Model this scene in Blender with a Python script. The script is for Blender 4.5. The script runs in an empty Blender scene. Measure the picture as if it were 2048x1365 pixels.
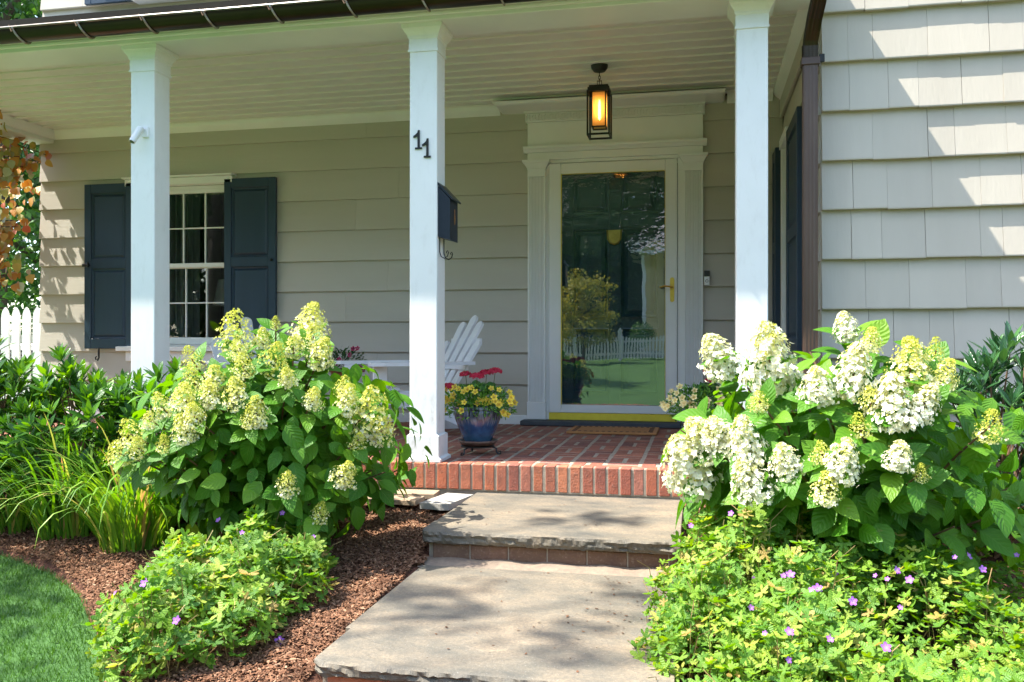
import bpy, math, random
import numpy as np
from mathutils import Vector, Matrix
random.seed(7); RNG = np.random.default_rng(7)
S = bpy.context.scene; COL = S.collection
R = math.radians
UP = 1.10            # everything is laid out relative to eye height, then raised by this

# ------------------------------------------------------------------ camera, sky, sun, exposure
cd = bpy.data.cameras.new('camera'); cam = bpy.data.objects.new('camera', cd); COL.objects.link(cam)
cam.location = (0, 0, 0); cam.rotation_euler = (R(90), 0, R(11.92))
cd.sensor_width = 36; cd.lens = 1757 / 2048 * 36; cd.clip_start = .05; cd.clip_end = 600
S.camera = cam
SUN_TO = Vector((-.59, -.17, 1.0)).normalized()       # towards the sun
w = bpy.data.worlds.new('World'); S.world = w; w.use_nodes = True
nt = w.node_tree; nt.nodes.clear()
sky = nt.nodes.new('ShaderNodeTexSky'); sky.sky_type = 'NISHITA'; sky.sun_disc = False
sky.sun_elevation = math.asin(SUN_TO.z); sky.sun_rotation = math.atan2(SUN_TO.x, SUN_TO.y)
sky.air_density = 1.0; sky.dust_density = 1.5; sky.ozone_density = 1.0
bg = nt.nodes.new('ShaderNodeBackground'); bg.inputs[1].default_value = .15
wo = nt.nodes.new('ShaderNodeOutputWorld')
nt.links.new(sky.outputs[0], bg.inputs[0]); nt.links.new(bg.outputs[0], wo.inputs[0])
sd = bpy.data.lights.new('sun', 'SUN'); sd.energy = 3.2; sd.angle = R(.5); sd.color = (1, .955, .87)
sun = bpy.data.objects.new('sun', sd); COL.objects.link(sun)
sun.rotation_euler = SUN_TO.to_track_quat('Z', 'Y').to_euler()
S.view_settings.view_transform = 'Standard'; S.view_settings.look = 'None'
S.view_settings.exposure = 2.06; S.view_settings.gamma = 1; S.view_settings.use_curve_mapping = False
S.cycles.max_bounces = 8; S.cycles.diffuse_bounces = 4; S.cycles.transparent_max_bounces = 12

# ------------------------------------------------------------------ materials
def newmat(name):
    m = bpy.data.materials.new(name); m.use_nodes = True; n = m.node_tree.nodes; n.clear()
    out = n.new('ShaderNodeOutputMaterial'); b = n.new('ShaderNodeBsdfPrincipled')
    m.node_tree.links.new(b.outputs[0], out.inputs[0]); return m, m.node_tree, b, out
def N(nt, t, **k):
    n = nt.nodes.new(t)
    for a, v in k.items(): setattr(n, a, v)
    return n
def noise(nt, vec, scale, detail=4, rough=.55):
    n = N(nt, 'ShaderNodeTexNoise'); n.inputs['Scale'].default_value = scale
    n.inputs['Detail'].default_value = detail; n.inputs['Roughness'].default_value = rough
    nt.links.new(vec, n.inputs['Vector']); return n
def mix(nt, fac, a, b, mode='MIX'):
    n = N(nt, 'ShaderNodeMix', data_type='RGBA', blend_type=mode)
    if isinstance(fac, (int, float)): n.inputs[0].default_value = fac
    else: nt.links.new(fac, n.inputs[0])
    for s, v in ((n.inputs[6], a), (n.inputs[7], b)):
        if isinstance(v, tuple): s.default_value = (*v, 1)
        else: nt.links.new(v, s)
    return n.outputs[2]
def ramp(nt, fac, stops):
    n = N(nt, 'ShaderNodeValToRGB'); e = n.color_ramp.elements
    while len(e) < len(stops): e.new(.5)
    for i, (p, c) in enumerate(stops): e[i].position = p; e[i].color = (*c, 1) if len(c) == 3 else c
    nt.links.new(fac, n.inputs[0]); return n.outputs[0]
def mapr(nt, v, a, b, c=0., d=1.):
    n = N(nt, 'ShaderNodeMapRange'); nt.links.new(v, n.inputs[0])
    for i, x in enumerate((a, b, c, d)): n.inputs[i + 1].default_value = x
    return n.outputs[0]
def coords(nt, stretch=(1, 1, 1), world=True):
    if world:
        g = N(nt, 'ShaderNodeNewGeometry').outputs['Position']
    else:
        g = N(nt, 'ShaderNodeTexCoord').outputs['Object']
    if stretch == (1, 1, 1): return g
    m = N(nt, 'ShaderNodeMapping'); m.inputs['Scale'].default_value = stretch
    nt.links.new(g, m.inputs[0]); return m.outputs[0]
def bump(nt, b, h, strength, dist=.01):
    n = N(nt, 'ShaderNodeBump'); n.inputs['Strength'].default_value = strength; n.inputs['Distance'].default_value = dist
    nt.links.new(h, n.inputs['Height']); nt.links.new(n.outputs[0], b.inputs['Normal'])
def simple(name, c1, c2=None, scale=8, rough=.6, metal=0, bs=0, bst=.2, stretch=(1, 1, 1), vary=0., detail=4, spec=.5, bdist=.004):
    m, t, b, o = newmat(name); c2 = c2 or c1
    v = coords(t, stretch); n = noise(t, v, scale, detail)
    f = mapr(t, n.outputs[0], .35, .65)
    col = mix(t, f, c1, c2)
    if vary:
        oi = N(t, 'ShaderNodeObjectInfo'); h = N(t, 'ShaderNodeHueSaturation')
        t.links.new(mapr(t, oi.outputs['Random'], 0, 1, 1 - vary, 1 + vary), h.inputs['Value']); t.links.new(col, h.inputs['Color']); col = h.outputs[0]
    t.links.new(col, b.inputs['Base Color']); b.inputs['Roughness'].default_value = rough; b.inputs['Metallic'].default_value = metal
    b.inputs['Specular IOR Level'].default_value = spec
    if bs: bump(t, b, noise(t, v, bs, 6).outputs[0], bst, bdist)
    return m
M = {}
M['siding'] = simple('siding_paint', (.50, .465, .39), (.47, .435, .36), 4, .55, bs=50, bst=.3, stretch=(.12, 1, 1), vary=.04)
M['shingle'] = simple('shingle_paint', (.475, .425, .345), (.44, .39, .315), 5, .62, bs=70, bst=.28, stretch=(1, 1, .12), vary=.045)
M['trim'] = simple('white_trim_paint', (.80, .80, .77), (.75, .75, .72), 2.5, .4, bs=25, bst=.06)
M['ceiling'] = simple('ceiling_paint', (.78, .75, .71), (.74, .71, .67), 2.5, .3, vary=.015)
M['shutter'] = simple('shutter_paint', (.012, .034, .062), (.017, .042, .072), 12, .45, bs=120, bst=.1, stretch=(1, 1, .1))
M['door'] = simple('door_paint', (.030, .070, .085), (.036, .080, .095), 12, .3)
M['black'] = simple('black_metal', (.012, .012, .012), (.02, .018, .016), 30, .45, .3, bs=80, bst=.1)
M['mailbox'] = simple('mailbox_enamel', (.012, .018, .03), (.016, .022, .035), 20, .35, .1)
M['gutter'] = simple('gutter_copper', (.042, .030, .016), (.030, .023, .014), 4, .32, .75, bs=40, bst=.1)
M['gutterin'] = simple('bracket_metal', (.30, .29, .25), (.22, .13, .08), 40, .5, .2)
M['down'] = simple('brown_downspout', (.070, .040, .027), (.095, .058, .04), 6, .42, .1, bs=30, bst=.06, stretch=(1, 1, .3))
M['roof'] = simple('roof_shingle', (.10, .075, .05), (.13, .10, .07), 60, .9, bs=150, bst=.5)
M['flash'] = simple('flashing_metal', (.4, .42, .45), None, 20, .45, .6)
M['brass'] = simple('brass', (.70, .48, .10), (.55, .36, .07), 25, .3, .9)
M['kick'] = simple('brass_kick_plate', (.86, .70, .06), (.78, .60, .05), 14, .35, .1)
M['copper'] = simple('copper_emblem', (.55, .28, .12), None, 30, .35, .8)
M['slate'] = simple('slate_sill', (.045, .052, .062), (.065, .072, .08), 12, .7, bs=40, bst=.4)
M['sheath'] = simple('sheathing', (.25, .24, .2), None, 5, .9)
M['plastic'] = simple('white_plastic', (.78, .78, .78), None, 5, .35)
M['blackplastic'] = simple('black_plastic', (.012, .012, .014), None, 5, .25)
M['lens'] = simple('camera_lens', (.01, .01, .012), None, 5, .1)
M['chair'] = simple('chair_paint', (.78, .78, .78), (.72, .72, .72), 8, .4)
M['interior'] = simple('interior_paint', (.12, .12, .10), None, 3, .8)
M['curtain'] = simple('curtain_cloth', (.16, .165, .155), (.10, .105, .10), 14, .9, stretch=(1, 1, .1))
M['shade'] = simple('lamp_shade_cloth', (.7, .68, .6), None, 5, .9)
M['mortar'] = simple('mortar', (.38, .32, .24), (.29, .24, .18), 30, .95, bs=150, bst=.6)
M['slat'] = simple('picket_paint', (.78, .78, .76), (.70, .70, .68), 8, .5)
M['stem'] = simple('green_stem', (.10, .14, .04), (.16, .10, .05), 20, .6)
M['twig'] = simple('brown_twig', (.13, .07, .035), (.18, .10, .05), 25, .8)
M['bark'] = simple('bark', (.10, .075, .055), (.055, .04, .03), 12, .95, bs=20, bst=.8, stretch=(1, 1, .2), bdist=.02)
M['soil'] = simple('potting_soil', (.03, .02, .014), None, 40, .95)
M['yellowwall'] = simple('yellow_clapboard', (.62, .50, .24), (.58, .46, .21), 3, .7)
M['saucer'] = simple('glazed_saucer', (.10, .055, .04), (.14, .10, .085), 30, .35)
M['table'] = simple('white_table_paint', (.75, .75, .75), None, 5, .4)
M['grit'] = simple('sand_grit', (.26, .20, .14), (.20, .15, .11), 40, .95, bs=200, bst=.6)
M['terracotta'] = simple('terracotta', (.36, .13, .06), (.30, .11, .05), 15, .8)

def colmat():
    m, t, b, o = newmat('column_paint'); v = coords(t); n = noise(t, v, 2.5, 4); n2 = noise(t, coords(t, (1, 1, .35)), 24, 6, .7)
    c = mix(t, mapr(t, n.outputs[0], .35, .65), (.81, .81, .79), (.77, .77, .745))
    sp = N(t, 'ShaderNodeSeparateXYZ'); t.links.new(v, sp.inputs[0]); low = mapr(t, sp.outputs[2], UP - .62, UP - .1, .8, .12)
    st = mapr(t, n2.outputs[0], .52, .68); mu = N(t, 'ShaderNodeMath', operation='MULTIPLY'); t.links.new(low, mu.inputs[0]); t.links.new(st, mu.inputs[1])
    c = mix(t, mu.outputs[0], c, (.44, .41, .35)); t.links.new(c, b.inputs['Base Color']); b.inputs['Roughness'].default_value = .42
    bump(t, b, noise(t, coords(t, (1, 1, .15)), 60, 4).outputs[0], .12, .003); return m
M['column'] = colmat()
# porch floor / riser bricks: each brick its own tone
def brickmat(name, cols, rough=.75):
    m, t, b, o = newmat(name)
    oi = N(t, 'ShaderNodeObjectInfo'); v = coords(t)
    c = ramp(t, oi.outputs['Random'], [(i / (len(cols) - 1), x) for i, x in enumerate(cols)])
    n1 = noise(t, v, 22, 6, .65); n2 = noise(t, v, 110, 3)
    c = mix(t, mapr(t, n1.outputs[0], .42, .72, 0, .55), c, (.09, .045, .035))
    c = mix(t, mapr(t, n2.outputs[0], .55, .75, 0, .35), c, (.42, .30, .22))
    t.links.new(c, b.inputs['Base Color']); b.inputs['Roughness'].default_value = rough
    ad = N(t, 'ShaderNodeMath', operation='ADD'); t.links.new(n1.outputs[0], ad.inputs[0]); t.links.new(n2.outputs[0], ad.inputs[1])
    bump(t, b, ad.outputs[0], .5, .006); return m
M['brick'] = brickmat('porch_brick', [(.31, .095, .055), (.20, .07, .05), (.38, .13, .07), (.17, .06, .048), (.33, .11, .062)])
M['brickedge'] = brickmat('edge_brick', [(.45, .14, .06), (.34, .10, .06), (.52, .18, .085), (.30, .085, .055), (.47, .13, .055), (.40, .15, .10)])
M['brickriser'] = brickmat('riser_brick', [(.15, .095, .055), (.19, .10, .06), (.13, .085, .05)], .9)

def stonemat(name, dark, mid, tan):
    m, t, b, o = newmat(name); v = coords(t, (1, 1.6, 1))
    n1 = noise(t, v, 3.0, 6, .62); n2 = noise(t, v, 8, 6, .65); n3 = noise(t, coords(t), 95, 4, .7); n4 = noise(t, coords(t), 240, 2)
    c = ramp(t, n1.outputs[0], [(.34, dark), (.50, mid), (.66, tan)])
    c = mix(t, mapr(t, n2.outputs[0], .4, .7, 0, .55), c, tan)
    c = mix(t, mapr(t, n3.outputs[0], .38, .62, 0, .5), c, dark)
    c = mix(t, mapr(t, n4.outputs[0], .62, .8, 0, .5), c, (.5, .46, .4))
    ly = noise(t, coords(t, (.6, 2.2, 1)), 3.2, 2, .5); e = mapr(t, ly.outputs[0], .50, .515); rid = N(t, 'ShaderNodeMath', operation='MULTIPLY_ADD'); t.links.new(e, rid.inputs[0]); rid.inputs[1].default_value = .9; t.links.new(n3.outputs[0], rid.inputs[2])
    t.links.new(c, b.inputs['Base Color']); b.inputs['Roughness'].default_value = .8
    bump(t, b, rid.outputs[0], .6, .0035); return m
M['bluestone'] = stonemat('bluestone', (.080, .076, .062), (.150, .130, .095), (.26, .200, .130))
M['bluestoneedge'] = stonemat('bluestone_edge', (.14, .14, .125), (.22, .21, .18), (.28, .25, .20))
M['tanstone'] = stonemat('tan_flagstone', (.28, .20, .13), (.38, .27, .17), (.45, .33, .22))
M['greystone'] = stonemat('pale_flagstone', (.28, .27, .24), (.38, .36, .32), (.45, .41, .35))

def potmat():
    m, t, b, o = newmat('blue_glaze')
    p = coords(t, world=False); sep = N(t, 'ShaderNodeSeparateXYZ'); t.links.new(p, sep.inputs[0])
    at = N(t, 'ShaderNodeMath', operation='ARCTAN2'); t.links.new(sep.outputs[0], at.inputs[0]); t.links.new(sep.outputs[1], at.inputs[1])
    cmb = N(t, 'ShaderNodeCombineXYZ'); t.links.new(at.outputs[0], cmb.inputs[0]); t.links.new(sep.outputs[2], cmb.inputs[2])
    mp = N(t, 'ShaderNodeMapping'); mp.inputs['Scale'].default_value = (9, 1, 6); t.links.new(cmb.outputs[0], mp.inputs[0])
    n = noise(t, mp.outputs[0], 2.2, 3); n2 = noise(t, p, 26, 5)
    # drips: dark rim glaze running down to an uneven line
    ad = N(t, 'ShaderNodeMath', operation='MULTIPLY_ADD'); t.links.new(n.outputs[0], ad.inputs[0]); ad.inputs[1].default_value = .11; t.links.new(sep.outputs[2], ad.inputs[2])
    f = mapr(t, ad.outputs[0], .165, .19)
    c = mix(t, mapr(t, n2.outputs[0], .4, .65), (.010, .042, .12), (.022, .085, .20))
    c2 = mix(t, mapr(t, n.outputs[0], .45, .6), (.012, .015, .035), (.16, .19, .26))
    c = mix(t, f, c, c2)
    low = mapr(t, sep.outputs[2], .0, .07, .55, 0.)
    c = mix(t, low, c, (.10, .17, .19))
    t.links.new(c, b.inputs['Base Color']); b.inputs['Roughness'].default_value = .16; b.inputs['Coat Weight'].default_value = .5
    b.inputs['Coat Roughness'].default_value = .05
    bump(t, b, n.outputs[0], .3, .004); return m
M['pot'] = potmat()

def leafmat(name, stops, rough=.45, trans=.35, vein=0., spec=.5, tcol=None):
    """two-sided thin leaf: per-leaf tone from attribute or object, veins from uv"""
    m, t, b, o = newmat(name)
    at = N(t, 'ShaderNodeAttribute', attribute_name='rnd'); oi = N(t, 'ShaderNodeObjectInfo')
    ad = N(t, 'ShaderNodeMath', operation='ADD'); t.links.new(at.outputs['Fac'], ad.inputs[0]); t.links.new(oi.outputs['Random'], ad.inputs[1])
    fr = N(t, 'ShaderNodeMath', operation='FRACT'); t.links.new(ad.outputs[0], fr.inputs[0])
    c = ramp(t, fr.outputs[0], stops)
    if vein:
        uv = N(t, 'ShaderNodeUVMap'); sp = N(t, 'ShaderNodeSeparateXYZ'); t.links.new(uv.outputs[0], sp.inputs[0])
        ab = N(t, 'ShaderNodeMath', operation='ABSOLUTE'); t.links.new(sp.outputs[1], ab.inputs[0])
        ma = N(t, 'ShaderNodeMath', operation='MULTIPLY_ADD'); t.links.new(ab.outputs[0], ma.inputs[0]); ma.inputs[1].default_value = -.32; t.links.new(sp.outputs[0], ma.inputs[2])
        mu = N(t, 'ShaderNodeMath', operation='MULTIPLY'); t.links.new(ma.outputs[0], mu.inputs[0]); mu.inputs[1].default_value = 42
        sn = N(t, 'ShaderNodeMath', operation='SINE'); t.links.new(mu.outputs[0], sn.inputs[0])
        mid = mapr(t, ab.outputs[0], .0, .07, 1, 0); side = mapr(t, sn.outputs[0], .8, 1., 0, .55)
        mx = N(t, 'ShaderNodeMath', operation='MAXIMUM'); t.links.new(mid, mx.inputs[0]); t.links.new(side, mx.inputs[1])
        vf = N(t, 'ShaderNodeMath', operation='MULTIPLY'); t.links.new(mx.outputs[0], vf.inputs[0]); vf.inputs[1].default_value = vein
        c = mix(t, vf.outputs[0], c, (.17, .30, .05))
        bl = noise(t, coords(t), 38, 3, .6); c = mix(t, mapr(t, bl.outputs[0], .67, .74, 0, .55), c, (.26, .20, .05))
        bump(t, b, sn.outputs[0], .35, .002)
    t.links.new(c, b.inputs['Base Color']); b.inputs['Roughness'].default_value = rough; b.inputs['Specular IOR Level'].default_value = spec
    tr = N(t, 'ShaderNodeBsdfTranslucent')
    h = N(t, 'ShaderNodeHueSaturation'); h.inputs['Hue'].default_value = .485; h.inputs['Saturation'].default_value = 1.1; h.inputs['Value'].default_value = 1.5
    t.links.new(c, h.inputs['Color']); t.links.new(h.outputs[0], tr.inputs[0])
    ms = N(t, 'ShaderNodeMixShader'); ms.inputs[0].default_value = trans
    t.links.new(b.outputs[0], ms.inputs[1]); t.links.new(tr.outputs[0], ms.inputs[2]); t.links.new(ms.outputs[0], o.inputs[0])
    return m
M['hyleaf'] = leafmat('hydrangea_leaf', [(0, (.055, .185, .010)), (.5, (.078, .225, .012)), (.8, (.11, .27, .016)), (1, (.17, .33, .02))], .5, .38, .5, .35)
M['laurel'] = leafmat('laurel_leaf', [(0, (.028, .10, .014)), (.5, (.045, .15, .016)), (.72, (.09, .24, .018)), (1, (.20, .42, .025))], .3, .28, .35)
M['laurel2'] = leafmat('rhododendron_leaf', [(0, (.020, .075, .030)), (.6, (.035, .11, .035)), (1, (.06, .17, .04))], .22, .18, .35, .7)
M['ger'] = leafmat('cranesbill_leaf', [(0, (.08, .21, .02)), (.4, (.14, .29, .025)), (.75, (.22, .37, .03)), (.93, (.32, .42, .05)), (1, (.42, .28, .08))], .55, .4, .25)
M['blade'] = leafmat('grass_blade_leaf', [(0, (.07, .20, .02)), (.5, (.15, .33, .03)), (.82, (.27, .43, .05)), (.93, (.5, .45, .12)), (1, (.42, .24, .10))], .45, .35, 0)
M['lawnblade'] = leafmat('lawn_blade', [(0, (.04, .12, .014)), (.6, (.058, .16, .018)), (1, (.09, .21, .025))], .6, .3, 0)
M['orange'] = leafmat('autumn_leaf', [(0, (.42, .17, .045)), (.3, (.50, .25, .06)), (.5, (.45, .33, .09)), (.72, (.26, .27, .06)), (.86, (.40, .42, .28)), (1, (.48, .13, .06))], .45, .35, .15)
M['treeleaf'] = leafmat('tree_leaf', [(0, (.025, .085, .015)), (.6, (.045, .14, .02)), (1, (.10, .22, .03))], .5, .3, 0)
M['darkleaf'] = leafmat('dark_tree_leaf', [(0, (.018, .055, .016)), (.6, (.03, .085, .02)), (1, (.06, .14, .03))], .5, .3, 0)
M['goldleaf'] = leafmat('golden_tree_leaf', [(0, (.30, .30, .04)), (.6, (.42, .38, .05)), (1, (.20, .26, .04))], .5, .35, 0)
M['potleaf'] = leafmat('pot_foliage', [(0, (.05, .17, .02)), (.6, (.10, .27, .03)), (1, (.17, .36, .05))], .5, .35, 0)
M['gerleaf'] = leafmat('round_geranium_leaf', [(0, (.03, .11, .02)), (1, (.06, .18, .035))], .55, .25, 0)

def flowermat():
    m, t, b, o = newmat('hydrangea_floret')
    at = N(t, 'ShaderNodeAttribute', attribute_name='rnd')   # 0 lime bud .. 1 open white
    oi = N(t, 'ShaderNodeObjectInfo')
    c = ramp(t, at.outputs['Fac'], [(0, (.54, .56, .07)), (.35, (.74, .72, .15)), (.65, (.78, .76, .36)), (1, (.82, .81, .66))])
    t.links.new(c, b.inputs['Base Color']); b.inputs['Roughness'].default_value = .6; b.inputs['Specular IOR Level'].default_value = .2
    tr = N(t, 'ShaderNodeBsdfTranslucent'); t.links.new(c, tr.inputs[0])
    ms = N(t, 'ShaderNodeMixShader'); ms.inputs[0].default_value = .25
    t.links.new(b.outputs[0], ms.inputs[1]); t.links.new(tr.outputs[0], ms.inputs[2]); t.links.new(ms.outputs[0], o.inputs[0]); return m
M['floret'] = flowermat()
def petalmat(name, c1, c2, rim=None):
    m, t, b, o = newmat(name); at = N(t, 'ShaderNodeAttribute', attribute_name='rnd'); oi = N(t, 'ShaderNodeObjectInfo')
    c = mix(t, at.outputs['Fac'], c1, c2)
    h = N(t, 'ShaderNodeHueSaturation'); t.links.new(mapr(t, oi.outputs['Random'], 0, 1, .8, 1.15), h.inputs['Value']); t.links.new(c, h.inputs['Color'])
    t.links.new(h.outputs[0], b.inputs['Base Color']); b.inputs['Roughness'].default_value = .6
    tr = N(t, 'ShaderNodeBsdfTranslucent'); t.links.new(h.outputs[0], tr.inputs[0])
    ms = N(t, 'ShaderNodeMixShader'); ms.inputs[0].default_value = .25
    t.links.new(b.outputs[0], ms.inputs[1]); t.links.new(tr.outputs[0], ms.inputs[2]); t.links.new(ms.outputs[0], o.inputs[0]); return m
M['yellow'] = petalmat('yellow_petal', (.55, .25, .01), (.90, .70, .06))
M['palegold'] = petalmat('pale_yellow_petal', (.6, .35, .05), (.85, .76, .36))
M['red'] = petalmat('red_petal', (.45, .005, .03), (.62, .012, .06))
M['purple'] = petalmat('purple_petal', (.55, .30, .62), (.36, .10, .55))
M['magenta'] = petalmat('magenta_petal', (.10, .005, .02), (.50, .01, .10))

def mulchmat(name, chips):
    m, t, b, o = newmat(name); v = coords(t)
    if chips:
        at = N(t, 'ShaderNodeAttribute', attribute_name='rnd'); f = at.outputs['Fac']
        c = ramp(t, f, [(0, (.06, .030, .017)), (.35, (.155, .072, .038)), (.7, (.25, .125, .068)), (1, (.40, .26, .16))])
    else:
        n = noise(t, v, 90, 5, .7); c = ramp(t, n.outputs[0], [(.3, (.035, .016, .010)), (.5, (.12, .05, .03)), (.7, (.24, .12, .07))])
        bump(t, b, n.outputs[0], .9, .012)
    t.links.new(c, b.inputs['Base Color']); b.inputs['Roughness'].default_value = .9; b.inputs['Specular IOR Level'].default_value = .2; return m
M['mulch'] = mulchmat('mulch_bed', False); M['chips'] = mulchmat('mulch_chips', True)
def lawnmat():
    m, t, b, o = newmat('lawn_turf'); v = coords(t)
    n = noise(t, v, .9, 4); n2 = noise(t, v, 60, 5, .7)
    c = mix(t, mapr(t, n.outputs[0], .35, .65), (.04, .115, .018), (.065, .165, .025))
    c = mix(t, mapr(t, n2.outputs[0], .4, .65, 0, .5), c, (.035, .09, .02))
    t.links.new(c, b.inputs['Base Color']); b.inputs['Roughness'].default_value = .9; bump(t, b, n2.outputs[0], .6, .02); return m
M['lawn'] = lawnmat()

def glassmat(name, refl, wavy):
    m, t, b, o = newmat(name); t.nodes.remove(b)
    gl = N(t, 'ShaderNodeBsdfGlossy'); gl.inputs['Roughness'].default_value = .0
    tp = N(t, 'ShaderNodeBsdfTransparent'); tp.inputs[0].default_value = (.93, .96, .95, 1)
    lw = N(t, 'ShaderNodeLayerWeight'); lw.inputs[0].default_value = .25
    f = mapr(t, lw.outputs['Fresnel'], .0, 1, refl, 1)
    ms = N(t, 'ShaderNodeMixShader'); t.links.new(f, ms.inputs[0]); t.links.new(tp.outputs[0], ms.inputs[1]); t.links.new(gl.outputs[0], ms.inputs[2])
    t.links.new(ms.outputs[0], o.inputs[0])
    if wavy:
        v = coords(t, (1, 1, 1.6)); n = noise(t, v, 9, 3, .5)
        n2 = noise(t, coords(t, (1, 1, 1.3)), 2.0, 1, .5)
        p = coords(t); sp = N(t, 'ShaderNodeSeparateXYZ'); t.links.new(p, sp.inputs[0])
        k = mapr(t, sp.outputs[2], UP + .60, UP + 1.1, .03, 3.)
        mu = N(t, 'ShaderNodeMath', operation='MULTIPLY'); t.links.new(n.outputs[0], mu.inputs[0]); t.links.new(k, mu.inputs[1])
        ad = N(t, 'ShaderNodeMath', operation='MULTIPLY_ADD'); t.links.new(n2.outputs[0], ad.inputs[0]); ad.inputs[1].default_value = .7; t.links.new(mu.outputs[0], ad.inputs[2])
        bn = N(t, 'ShaderNodeBump'); bn.inputs['Strength'].default_value = 1; bn.inputs['Distance'].default_value = wavy
        t.links.new(ad.outputs[0], bn.inputs['Height']); t.links.new(bn.outputs[0], gl.inputs['Normal'])
    return m
M['stormglass'] = glassmat('storm_glass', .20, .0011); M['glass'] = glassmat('window_glass', .07, .0004); M['lampglass'] = glassmat('lantern_glass', .06, 0)
def emis(name, col, s):
    m, t, b, o = newmat(name); b.inputs['Base Color'].default_value = (*col, 1); b.inputs['Emission Color'].default_value = (*col, 1); b.inputs['Emission Strength'].default_value = s; return m
M['bulb'] = emis('lit_filament', (1, .60, .25), 8)
def amber():
    m, t, b, o = newmat('seeded_amber_glass'); v = coords(t); n = noise(t, v, 120, 3)
    b.inputs['Base Color'].default_value = (.85, .62, .30, 1); b.inputs['Roughness'].default_value = .35
    tr = N(t, 'ShaderNodeBsdfTranslucent'); tr.inputs[0].default_value = (.95, .68, .33, 1); tp = N(t, 'ShaderNodeBsdfTransparent'); tp.inputs[0].default_value = (1, .86, .6, 1)
    a = N(t, 'ShaderNodeMixShader'); a.inputs[0].default_value = .5; t.links.new(tp.outputs[0], a.inputs[1]); t.links.new(tr.outputs[0], a.inputs[2])
    t.links.new(a.outputs[0], o.inputs[0]); return m
M['amber'] = amber()
def matmat():
    m, t, b, o = newmat('coir_mat'); v = coords(t, world=False); n = noise(t, v, 160, 4, .7)
    c = mix(t, n.outputs[0], (.40, .17, .055), (.52, .25, .09)); t.links.new(c, b.inputs['Base Color']); b.inputs['Roughness'].default_value = .95
    bump(t, b, n.outputs[0], .8, .006); return m
M['coir'] = matmat(); M['coirdark'] = simple('coir_mat_pattern', (.06, .025, .012), (.10, .04, .02), 120, .95, bs=160, bst=.8)

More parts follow.
